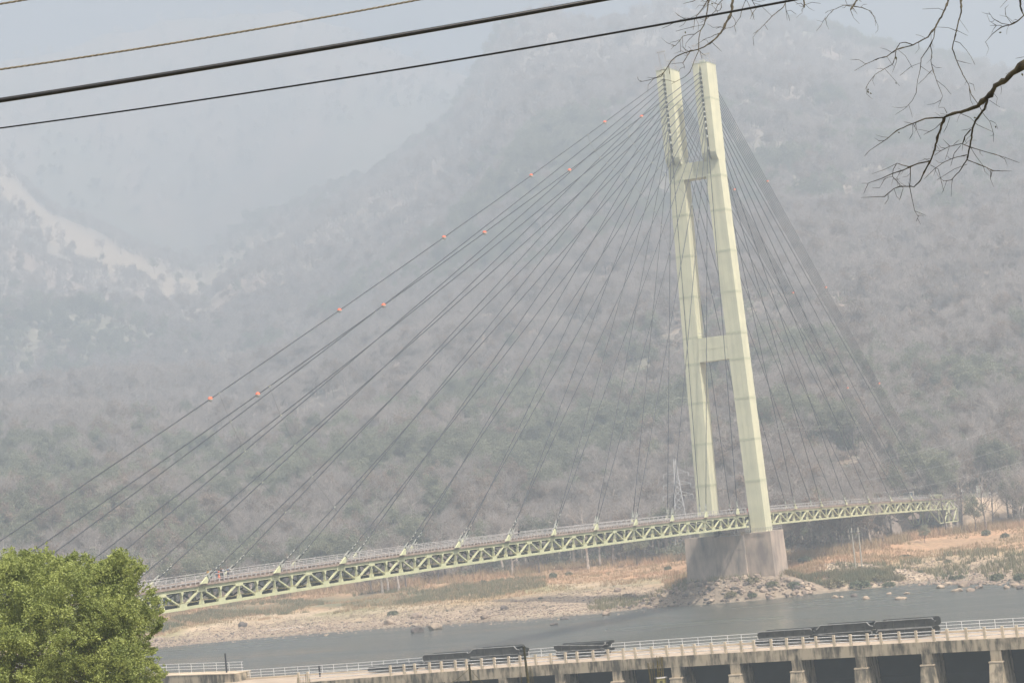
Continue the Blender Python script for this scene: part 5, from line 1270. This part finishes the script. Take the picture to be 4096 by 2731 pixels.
rb = rebars([(2627, 2621, 2634), (2637, 2622, 2640), (2643, 2622, 2650), (2649, 2624, 2657), (2646, 2626, 2645), (2630, 2640, 2637)], 'upright rusty bars standing out of the formwork column')
for v in (2660, 2684): MB().tube([dep(2629, v, 120), dep(2653, v - 1, 120)], .014, 4).build('tie_bar', M_['rebar'], rb)
rebars([(2084, 2690, 2090), (2109, 2686, 2114), (2115, 2687, 2119), (2121, 2663, 2127), (2127, 2672, 2137)], 'thin rusty bars just right of the tall mossy pole', 140)
rebars([(1189, 2708, 1191), (1195, 2709, 1197), (1212, 2705, 1213), (1221, 2694, 1226), (1239, 2712, 1241)], 'thin upright bars in front of the first pale posts', 150)
a = dep(2643, 2709, 120); fw = empty('column_formwork', (a[0], a[1], a[2] - 7), 'yellowish formwork box of a column under construction at the lower edge', 'formwork')
r3 = np.array([_R[0], _R[1], 0]); n3 = np.array([-_R[1], _R[0], 0]); n3 = -n3 if n3 @ FWD < 0 else n3
wd = .23
def ob(c, hw, hd, z0, z1): return MB().hexa([c + r3 * hw - n3 * hd + (0, 0, z0), c + r3 * hw + n3 * hd + (0, 0, z0), c - r3 * hw + n3 * hd + (0, 0, z0), c - r3 * hw - n3 * hd + (0, 0, z0)], [c + r3 * hw - n3 * hd + (0, 0, z1), c + r3 * hw + n3 * hd + (0, 0, z1), c - r3 * hw + n3 * hd + (0, 0, z1), c - r3 * hw - n3 * hd + (0, 0, z1)])
ob(a, wd, wd, -7, -.02).build('panel', M_['form'], fw)
for s in (-1, 1): ob(a + r3 * s * (wd + .035) - n3 * .05, .03, wd, -7, .03).build('side_rail', M_['girder'], fw)
for z in (-.16, -.24, -.60): ob(a - n3 * (wd + .012), .07, .01, z - .02, z + .02).build('cleat', M_['black'], fw)
ob(a - n3 * .01, wd + .08, wd + .02, -.02, .02).build('top_rim', M_['rail'], fw)

# ------------------------------------------------------------------ near leafy tree, lower left
TD = 85.0; kt = TD / FPX
outline = [(0, 430), (100, 385), (200, 385), (300, 400), (430, 385), (500, 440), (560, 465), (700, 385), (800, 430), (900, 480), (1000, 440), (1080, 375), (1150, 425), (1250, 490), (1310, 520), (1240, 600), (1210, 690), (1330, 700), (1420, 760), (1490, 930), (1460, 1050), (1380, 1130), (1300, 1190), (1390, 1260), (1400, 1400), (1450, 1440), (1500, 1500), (1480, 1700), (1400, 2000), (-900, 2000), (-1100, 1200), (-600, 600), (-200, 440)]
OL = np.array([(x / 2.302, 2050 + y / 2.302) for x, y in outline])
def inside(px, py):
    c = np.zeros(len(px), bool); n = len(OL)
    for i in range(n):
        x1, y1 = OL[i]; x2, y2 = OL[(i + 1) % n]; k_ = ((y1 > py) != (y2 > py)) & (px < (x2 - x1) * (py - y1) / (y2 - y1 + 1e-9) + x1); c ^= k_
    return c
cu = (np.array([-200, 2560.])); base = dep(120, 3150, TD)
lt = empty('leafy_tree', tuple(base), 'dense bright green leafy tree filling the lower left corner', 'tree')
trunk = [base, dep(130, 2980, TD + .3), dep(150, 2800, TD), dep(170, 2640, TD - .2)]
MB().tube(trunk, [.24, .21, .16, .10], 10).build('trunk', M_['barkd'], lt)
r2 = np.random.RandomState(5)
# clumps spread through the crown's volume
Cc, Cr = [], []
nb_ = 0
for _ in range(6000):
    u, v = r2.uniform(-480, 640), r2.uniform(2200, 2900)
    if not inside(np.array([u]), np.array([v]))[0]: continue
    dd = min(np.hypot(u - 60, (v - 2700)) / 560., 1); hd = 4.2 * math.sqrt(max(0.03, 1 - dd * dd)); dz_ = r2.uniform(-1, 1); dz_ = math.copysign(abs(dz_) ** .4, dz_) * hd
    bc = dep(u, v, TD + dz_); br = r2.uniform(.30, .75)
    for q in range(int(5 + 26 * br)):
        d_ = rand_unit(1, r2)[0]; d_[2] = d_[2] * .8 + .15; p_ = bc + d_ * br * r2.uniform(.55, 1.0)
        w_ = p_ - CAM; D_ = w_ @ FWD; uu = 2048 + FPX * (w_ @ RGT) / D_; vv = 1365.5 - FPX * (w_ @ UPV) / D_
        if inside(np.array([uu + 10]), np.array([vv - 10]))[0] and inside(np.array([uu + 6]), np.array([vv + 8]))[0]: Cc.append(p_); Cr.append(r2.uniform(.08, .19))
    nb_ += 1
    if nb_ > 430: break
for _ in range(2000):
    u, v = r2.uniform(-480, 620), r2.uniform(2215, 2900)
    dd = np.hypot(u - 60, (v - 2700)) / 560.
    if dd < .93 and inside(np.array([u]), np.array([v]))[0]: Cc.append(dep(u, v, TD + r2.uniform(-2.5, 3.0))); Cr.append(r2.uniform(.10, .17))
for _ in range(230):      # loose sprigs round the edge
    e = r2.randint(0, 26); t_ = r2.rand(); q0 = OL[e] * (1 - t_) + OL[e + 1] * t_; q0 = q0 + r2.normal(size=2) * 3
    ctr = np.array([150., 2680.]); dr = (q0 - ctr) / np.linalg.norm(q0 - ctr) + r2.normal(size=2) * .35 + np.array([0, -.2]); dz_ = r2.uniform(-1.5, 1.5); L_ = r2.uniform(2, 24)
    for q in np.linspace(-12, L_, 7): Cc.append(dep(q0[0] + dr[0] * q, q0[1] + dr[1] * q, TD + dz_)); Cr.append(.055)
Cc = np.array(Cc); Cr = np.array(Cr)
# sprigs sticking out of the top
for (u, v) in ((185, 2172), (186, 2182), (187, 2192), (188, 2203), (20, 2205), (28, 2195), (300, 2222), (303, 2235), (340, 2222), (336, 2240), (468, 2205), (480, 2215), (555, 2262), (590, 2270), (562, 2275), (520, 2300), (548, 2310), (630, 2642), (655, 2655), (662, 2675), (610, 2640), (575, 2520), (600, 2510), (620, 2500), (585, 2560), (590, 2600), (603, 2590)):
    Cc = np.vstack([Cc, dep(u, v, TD + r2.uniform(-1, 1))]); Cr = np.append(Cr, .045)
per = np.where(Cr < .06, 9, (34 * (Cr / .15) ** 2).astype(int) + 8); ii = np.repeat(np.arange(len(Cc)), per); n = len(ii)
dv = rand_unit(n, r2); c = Cc[ii] + dv * (Cr[ii] * r2.uniform(.25, 1.35, n))[:, None] * (1, 1, .9)
hang = rand_unit(n, r2) * .75 + np.array([0, 0, -.45]) + dv * .35; hang /= np.linalg.norm(hang, axis=1)[:, None]
side = np.cross(hang, rand_unit(n, r2)); side /= np.linalg.norm(side, axis=1)[:, None]; nrm = np.cross(hang, side)
ln = r2.uniform(.055, .095, n)[:, None]; wd_ = ln * .36
b0 = c; tip = c + hang * ln; l = c + hang * ln * .45 + side * wd_ + nrm * ln * .12; r = c + hang * ln * .45 - side * wd_ + nrm * ln * .12
co = np.stack([b0, l, tip, r], 1).reshape(-1, 3); q4 = np.arange(n * 4).reshape(n, 4)
tri = np.concatenate([q4[:, [0, 1, 2]], q4[:, [0, 2, 3]]])
I = np.array(WM[lt.name].inverted()); co = co @ I[:3, :3].T + I[:3, 3]
me = bpy.data.meshes.new('foliage'); fast_mesh(me, co, tri); o = link('foliage', me, M_['fleaf'], lt, WM[lt.name]); tag(o, kind='stuff')
for k_ in range(22):
    j = r2.randint(len(Cc)); e = Cc[j]; st0 = trunk[2] + (trunk[3] - trunk[2]) * r2.rand(); mid = (st0 + e) / 2 + r2.normal(size=3) * .3 + (0, 0, .3)
    MB().tube([st0, mid, e], [.06, .03, .008], 5).build('limb', M_['barkd'], lt)

# ------------------------------------------------------------------ bare branches hanging in from the upper right
def rd(u, v): return 14 + .55 * math.sin(u / 260.) + .45 * math.cos(v / 190. + 1)
A5 = lambda L: [(2500 + x / 2.94, y / 2.94) for x, y in L]
A4 = lambda L: [(3300 + x / 1.742, y / 1.742) for x, y in L]
BR = [
 (A5([(1268, -60), (1255, 130), (1235, 190), (1190, 270), (1130, 385), (1060, 460), (1000, 515), (930, 550), (860, 585), (770, 605), (700, 625), (605, 665), (545, 718), (510, 775), (425, 900), (280, 945), (172, 965)]), 4.8, .5),
 (A5([(995, -30), (965, 140), (955, 210), (930, 290), (890, 355), (870, 440), (868, 530), (862, 610), (820, 700), (790, 790), (765, 850), (705, 905), (620, 950), (545, 990)]), 2.6, .5),
 (A5([(890, 355), (820, 405), (740, 410), (680, 430), (645, 480), (590, 540), (540, 545)]), 1.5, .5), (A5([(645, 480), (655, 560), (652, 615)]), .8, .4),
 (A5([(640, 470), (600, 490), (530, 503)]), .8, .4), (A5([(820, 405), (760, 460), (720, 510), (705, 570)]), 1, .4), (A5([(980, -10), (920, 90), (850, 180), (820, 230), (810, 320), (800, 358)]), 2, .7),
 (A5([(730, 228), (690, 220), (625, 180), (590, 150)]), 1.2, .7), (A5([(800, 225), (730, 230), (650, 235), (560, 280), (500, 310), (430, 337)]), 1.2, .5), (A5([(805, 320), (690, 345), (597, 370)]), .9, .5), (A5([(715, 250), (690, 290), (640, 318)]), .7, .4),
 (A5([(1160, -10), (1090, 60), (1060, 135), (1010, 180), (950, 235), (885, 270)]), 1.4, .4), (A5([(1130, 40), (1135, 90), (1115, 125), (1060, 138)]), 1.4, .8), (A5([(1115, 60), (1060, 45), (1020, 38)]), .9, .6),
 (A5([(1105, 395), (1050, 415), (1015, 437), (950, 455), (900, 490), (845, 522)]), 1.2, .4), (A5([(1025, 505), (1075, 548), (1135, 608)]), 1, .6), (A5([(760, 620), (715, 690), (680, 745), (695, 770), (700, 810)]), 1.6, .7),
 (A5([(680, 742), (620, 745), (535, 755)]), .9, .4), (A5([(510, 775), (522, 830), (525, 878)]), 1, .7), (A5([(865, 590), (895, 620), (950, 660)]), .9, .4), (A5([(880, 600), (905, 690)]), .8, .4), (A5([(750, 610), (700, 575), (668, 548)]), 1, .4), (A5([(785, 600), (765, 565), (740, 550)]), .7, .4),
 (A5([(1425, -10), (1375, 110), (1358, 200), (1285, 305), (1240, 330), (1180, 335), (1120, 318), (1070, 342)]), 1.3, .4), (A5([(1285, 305), (1305, 385)]), .9, .7), (A5([(1255, 185), (1290, 235), (1305, 300)]), .9, .5),
 (A5([(1485, -10), (1530, 75), (1545, 100), (1500, 160), (1470, 230)]), 1.4, .5), (A5([(1430, 5), (1460, 60), (1490, 150), (1520, 235)]), 1, .4), (A5([(1510, 38), (1590, 60), (1650, 120), (1725, 190)]), .7, .4),
 (A5([(1895, -10), (1885, 40), (1860, 90), (1790, 145), (1730, 195), (1640, 290), (1580, 350), (1510, 400)]), 1.8, .6), (A5([(1885, 40), (1895, 130), (1920, 180), (1937, 250)]), 1.2, .5), (A5([(1895, 135), (1950, 125), (2015, 172)]), .8, .4), (A5([(1640, 290), (1680, 355)]), .8, .4),
 (A5([(2105, -20), (2105, 60), (2110, 92)]), 3.2, 2.6), (A5([(2110, 85), (2070, 40), (2010, 55)]), 1.4, .5), (A5([(2105, 65), (2200, 30), (2300, 45)]), 1, .5),
 (A4([(865, -60), (865, -10), (830, 80), (770, 190), (715, 260), (615, 315), (500, 345), (430, 395), (370, 410), (290, 445), (205, 495)]), 4.2, .5),
 (A4([(615, 315), (560, 295), (520, 305), (495, 345), (490, 400), (470, 450), (415, 480), (350, 520), (310, 570), (278, 625)]), 2, .6), (A4([(765, 200), (760, 260), (735, 315), (670, 410), (665, 480), (645, 560), (635, 650), (610, 700), (560, 755), (490, 800)]), 2.1, .4),
 (A4([(735, 315), (745, 370), (738, 430), (755, 500), (780, 570), (820, 670), (790, 745)]), 1.7, .4), (A4([(665, 440), (600, 465), (522, 528)]), .9, .4), (A4([(745, 490), (700, 540), (650, 588)]), .9, .4), (A4([(775, 560), (830, 600), (880, 660)]), .8, .4),
 (A4([(830, 75), (790, 60), (678, 65)]), .9, .4), (A4([(415, 480), (460, 530), (520, 600)]), .8, .4), (A4([(505, 345), (560, 390), (610, 475)]), .7, .4), (A4([(500, 410), (495, 440), (470, 505)]), .9, .4), (A4([(430, 395), (460, 440), (480, 465)]), .6, .3), (A4([(695, 265), (665, 250), (632, 243)]), .9, .4),
 (A4([(945, -40), (950, 80), (930, 150), (905, 260), (887, 340), (920, 430), (960, 520), (1000, 590), (1020, 660), (1070, 730), (1100, 790), (1150, 850), (1175, 930), (1173, 990)]), 3.4, .5),
 (A4([(905, 290), (940, 300), (985, 350), (1020, 400), (1045, 453)]), 1, .4), (A4([(910, 215), (860, 195), (780, 190)]), 1.2, .4), (A4([(910, 210), (995, 250)]), .8, .4), (A4([(1005, 580), (1035, 590), (1045, 635)]), .9, .5), (A4([(1150, 840), (1190, 860), (1205, 900)]), .9, .6), (A4([(1005, 620), (1015, 700), (1030, 730)]), 1, .5),
 (A4([(1500, 330), (1400, 430), (1330, 490), (1260, 550), (1195, 600), (1130, 680), (1060, 740), (970, 775), (870, 800), (830, 820)]), 12, 5.0),
 (A4([(830, 820), (700, 825), (620, 860), (500, 910), (430, 970), (370, 1010), (310, 1050), (275, 1090)]), 3.2, .6),
 (A4([(830, 825), (790, 940), (765, 1040), (735, 1120), (690, 1200), (665, 1260), (620, 1302), (580, 1298), (520, 1300), (480, 1315), (415, 1370), (340, 1372), (250, 1378)]), 4.6, .4),
 (A4([(735, 1120), (650, 1140), (590, 1165), (550, 1185), (470, 1210), (390, 1245), (300, 1278), (270, 1350)]), 3, .6), (A4([(590, 1165), (500, 1138), (475, 1180), (470, 1230), (545, 1310), (520, 1395)]), 1.6, .5),
 (A4([(595, 1165), (595, 1230), (590, 1300), (610, 1400), (625, 1470), (650, 1510), (635, 1542)]), 1.8, .6), (A4([(625, 1470), (705, 1503)]), .9, .4), (A4([(500, 1140), (420, 1180), (328, 1212)]), 1.1, .4), (A4([(735, 1150), (790, 1180), (810, 1260), (828, 1333)]), 1.1, .4),
 (A4([(300, 1278), (255, 1278)]), 1, .5), (A4([(420, 1240), (380, 1310), (330, 1310)]), 1, .4), (A4([(480, 1315), (500, 1370), (520, 1390)]), .9, .4), (A4([(440, 1350), (440, 1390), (415, 1425)]), .9, .4),
 (A4([(615, 860), (640, 910), (668, 970)]), .8, .3), (A4([(612, 865), (612, 930), (588, 972)]), .8, .3), (A4([(605, 862), (550, 850)]), 1, .5),
 (A4([(1135, 685), (1110, 760), (1050, 840), (1025, 900), (1015, 1000), (990, 1110), (940, 1190), (880, 1255), (820, 1262)]), 4.8, 1.2),
 (A4([(1015, 905), (975, 950), (960, 1000), (870, 1020), (810, 1050), (760, 1085)]), 2.4, .5), (A4([(960, 1005), (1010, 1025), (1090, 1050), (1180, 1075), (1260, 1100), (1355, 1135)]), 1.8, .5),
 (A4([(990, 1115), (1070, 1145), (1120, 1165), (1170, 1190), (1300, 1193)]), 1.9, .5), (A4([(990, 1080), (900, 1100), (830, 1130), (760, 1180), (690, 1250)]), 1.6, .5), (A4([(990, 1145), (900, 1180), (780, 1255)]), 1, .4),
 (A4([(945, 1015), (900, 1070), (875, 1160)]), 1.1, .4), (A4([(870, 1020), (820, 970)]), 1.1, .5), (A4([(1015, 1030), (1060, 1100), (1110, 1165)]), .9, .4), (A4([(865, 1030), (838, 1112)]), .8, .3), (A4([(960, 1000), (955, 1055)]), .8, .4), (A4([(1165, 1185), (1157, 1235)]), .9, .4), (A4([(895, 1010), (935, 975)]), .9, .5),
 (A4([(870, 820), (850, 880), (825, 925)]), 1, .4), (A4([(815, 850), (770, 895), (688, 940)]), 1.3, .4), (A4([(950, 795), (1010, 820), (1060, 870), (1170, 920)]), 1.1, .4), (A4([(850, 790), (830, 750), (790, 750)]), 1, .4), (A4([(1145, 700), (1220, 748)]), .8, .4),
 (A4([(1420, 395), (1385, 398), (1328, 408)]), 1, .4), (A4([(1355, -40), (1365, 60), (1385, 110), (1340, 150), (1290, 175), (1230, 190), (1170, 235), (1115, 298)]), 4.4, .5), (A4([(1290, 175), (1230, 165), (1170, 130), (1140, 85)]), 1.4, .5), (A4([(1300, 165), (1260, 110), (1255, 60), (1280, 35)]), 1.1, .4), (A4([(1230, 178), (1150, 180)]), 1.3, .5), (A4([(1270, 0), (1220, 55)]), .8, .4),
 (A4([(230, -10), (190, 50), (178, 72)]), 3.0, 2.6), (A4([(190, 45), (130, 38), (60, 70), (20, 110), (0, 145)]), 1.5, .6), (A4([(190, 45), (260, 55), (320, 80), (345, 130), (370, 183)]), 1.5, .5), (A4([(190, 50), (225, 100)]), 1.2, .6), (A4([(60, 68), (20, 80), (0, 95)]), .9, .4), (A4([(140, 0), (155, 35)]), 1, .8), (A4([(235, 0), (255, 15)]), .9, .5),
 (A5([(850, -10), (800, 20), (685, 45)]), 1.2, .5), (A5([(930, 0), (890, 25)]), 1.2, .8), (A5([(1080, 0), (1060, 45)]), .8, .4), (A5([(2360, 200), (2300, 310), (2250, 370)]), .8, .4),
]
off = [(BR[0][0][0], 3), ]
tb = dep(5300, 3600, 14.4)
bt_ = empty('bare_tree', tuple(tb), 'bare tree whose dark leafless branches hang in from the upper right', 'tree')
def P3(u, v): return dep(u, v, rd(u, v))
trk = [tb, dep(5150, 2200, 14.4), dep(5060, 900, 14.3), dep(4950, -100, 14.2), dep(4700, -700, 14.1)]
MB().tube(trk, [.20, .17, .14, .10, .07], 12).build('trunk', M_['branch'], bt_)
def path_mb(m, pts, r0, r1, n=6, knots=True):
    q = [P3(*p) for p in pts]; out = []; rad = []; tot = 0; seg = [np.linalg.norm(b_ - a) for a, b_ in zip(q[:-1], q[1:])]; T_ = sum(seg)
    for i, (a, b_) in enumerate(zip(q[:-1], q[1:])):
        ns = max(2, int(seg[i] / .022))
        for k_ in range(ns):
            f = k_ / ns; g_ = (tot + seg[i] * f) / T_; r_ = (r0 * (1 - g_) + r1 * g_) * (14 / FPX); jit = r2.normal(size=3) * r_ * .22
            out.append(a + (b_ - a) * f + jit); rad.append(r_ * (1.0 + (r2.uniform(.25, .7) if (knots and r2.rand() < .13) else r2.uniform(-.08, .1))))
        tot += seg[i]
    out.append(q[-1]); rad.append(r1 * 14 / FPX * .7); m.tube(out, rad, n)
for i, (pts, r0, r1) in enumerate(BR):
    m = MB(); path_mb(m, pts, r0 * 1.06, max(r1, .78)); o = m.build('branch' if r0 > 1.9 else 'twig', M_['branch'], bt_, True)
for pts, r0, r1 in list(BR):
    if r0 < 1.3: continue
    for _ in range(int(2 + r0 * .7)):
        i = r2.randint(len(pts) - 1); t_ = r2.rand(); p = np.array(pts[i]) * (1 - t_) + np.array(pts[i + 1]) * t_
        if p[1] < -5 or p[0] > 4120: continue
        d_ = np.array(pts[i + 1]) - np.array(pts[i]); d_ = d_ / np.linalg.norm(d_); a_ = r2.choice([-1, 1]) * r2.uniform(.5, 1.1); d2 = np.array([d_[0] * math.cos(a_) - d_[1] * math.sin(a_), d_[0] * math.sin(a_) + d_[1] * math.cos(a_)])
        L_ = r2.uniform(18, 70); bend = np.array([-d2[1], d2[0]]) * r2.uniform(-.25, .25) * L_; m = MB(); path_mb(m, [tuple(p), tuple(p + d2 * L_ * .5 + bend), tuple(p + d2 * L_)], .95, .5, 4); m.build('twig', M_['branch'], bt_, True)
# limbs joining the hanging branches to the trunk, above and right of the picture
for (u, v), r0 in (((2930, -20), 7), ((3797, -34), 7), ((4161, 190), 14), ((3842, -23), 6), ((4078, -23), 7), ((2838, -10), 5), ((3215, -7), 4), ((3432, -6), 5), ((3144, -3), 4), ((3005, -3), 4), ((2984, -3), 4), ((2895, -3), 4)):
    e = P3(u, v); a = np.array(trk[3]) if v < 100 else np.array(trk[2]); mid = (a + e) / 2 + np.array([0, 0, .25 if v < 100 else .05])
    MB().tube([a, mid, e + (a - e) * .04 + (0, 0, .02 if v < 100 else 0), e], [.06, .035, r0 * 14 / FPX, r0 * .75 * 14 / FPX], 8).build('limb', M_['branch'], bt_)
for (u, v), s, th in (((3470, 362), 12, 1.2), ((3478, 372), 10, .4), ((3584, 226), 14, 1.5), ((3582, 330), 8, 1.), ((3591, 530), 9, .1), ((3894, 470), 11, .2), ((3995, 132), 12, -.2), ((4087, 292), 13, 1.2), ((3982, 503), 10, 1.4), ((2845, 12), 9, .8), ((2741, 125), 10, 1.5), ((3475, 355), 9, 2.1)):
    p = P3(u, v); k_ = 14 / FPX * s; a = RGT * math.cos(th) - UPV * math.sin(th); b_ = np.cross(a, FWD); c = FWD
    MB().prism([p, p + a * k_ * .5 + b_ * k_ * .32 + c * k_ * .2, p + a * k_ * 1.1, p + a * k_ * .5 - b_ * k_ * .30 + c * k_ * .1], c * k_ * .12).build('withered_leaf', M_['budleaf'], bt_)

# ------------------------------------------------------------------ overhead wires
def wire_pts(pts, D0, D1, ext=900, n=60):
    us = np.array([p[0] for p in pts]); vs = np.array([p[1] for p in pts]); co_ = np.polyfit(us, vs, 2 if len(pts) > 2 else 1); U_ = np.linspace(us[0] - ext, us[-1] + ext, n)
    return [dep(u, float(np.polyval(co_, u)), D0 + (D1 - D0) * (u - us[0]) / (us[-1] - us[0])) for u in U_]
o = MB().tube(wire_pts([(0, 402), (1000, 243), (2412, -2)], 12, 12.6), 10.2 * 12 / FPX, 14).build('power_cable', M_['wireb'], None, True); tag(o, 'thick black insulated cable crossing the top left, middle and thickest of the four', 'cable')
pt = wire_pts([(0, 513), (1000, 371), (2000, 211), (3190, -2)], 12, 11.0, n=80); o = MB().tube(pt, [(2.7 + 2.2 * i / 79) * 12 / FPX for i in range(80)], 8).build('power_cable', M_['wireb'], None, True); tag(o, 'thin black insulated cable running below the thick one up to the branches', 'cable')
def strand(pts, R0, lab):
    root = empty('steel_wire', tuple(pts[0]), lab, 'wire'); pts = [np.array(p) for p in pts]
    for k_ in range(3):
        out = []; L = 0
        fine = []
        for a, b_ in zip(pts[:-1], pts[1:]):
            for q in range(14): fine.append(a + (b_ - a) * q / 14)
        for i, p in enumerate(fine):
            if i: L += np.linalg.norm(p - fine[i - 1])
            t_ = (fine[min(i + 1, len(fine) - 1)] - fine[max(i - 1, 0)]); t_ /= np.linalg.norm(t_); x_ = np.cross(t_, (0, 0, 1.)); x_ /= np.linalg.norm(x_); y_ = np.cross(x_, t_); th = L / .030 * 2 * math.pi / 3.2 + k_ * 2 * math.pi / 3
            out.append(p + (x_ * math.cos(th) + y_ * math.sin(th)) * R0 * .5)
        MB().tube(out, R0 * .55, 5).build('strand', M_['wires'], root, True)
strand(wire_pts([(0, 280), (480, 202), (836, 157 - 3), (1672, 0)], 12, 12.4, 500, 60), 4.4 * 12 / FPX, 'twisted bare steel wire above the thick black cable')
strand(wire_pts([(0, 17), (150, -8)], 12, 12.05, 300, 30), 4.4 * 12 / FPX, 'twisted bare steel wire cutting the top left corner')

# ------------------------------------------------------------------ haze
hb = MB().box((-6400, -6400, -26), (6000, 6000, 895)); hz = bpy.data.materials.new('haze'); hz.use_nodes = True; t = hz.node_tree
for nd_ in list(t.nodes): 
    if nd_.type != 'OUTPUT_MATERIAL': t.nodes.remove(nd_)
pv = t.nodes.new('ShaderNodeVolumePrincipled'); pv.inputs['Color'].default_value = (.495, .57, .65, 1); pv.inputs['Density'].default_value = HAZE; pv.inputs['Anisotropy'].default_value = .15
t.links.new(pv.outputs[0], t.nodes['Material Output'].inputs['Volume'])
me = bpy.data.meshes.new('haze'); me.from_pydata(hb.v, [], hb.f); me.update()
tag(link('haze', me, hz), kind='stuff')
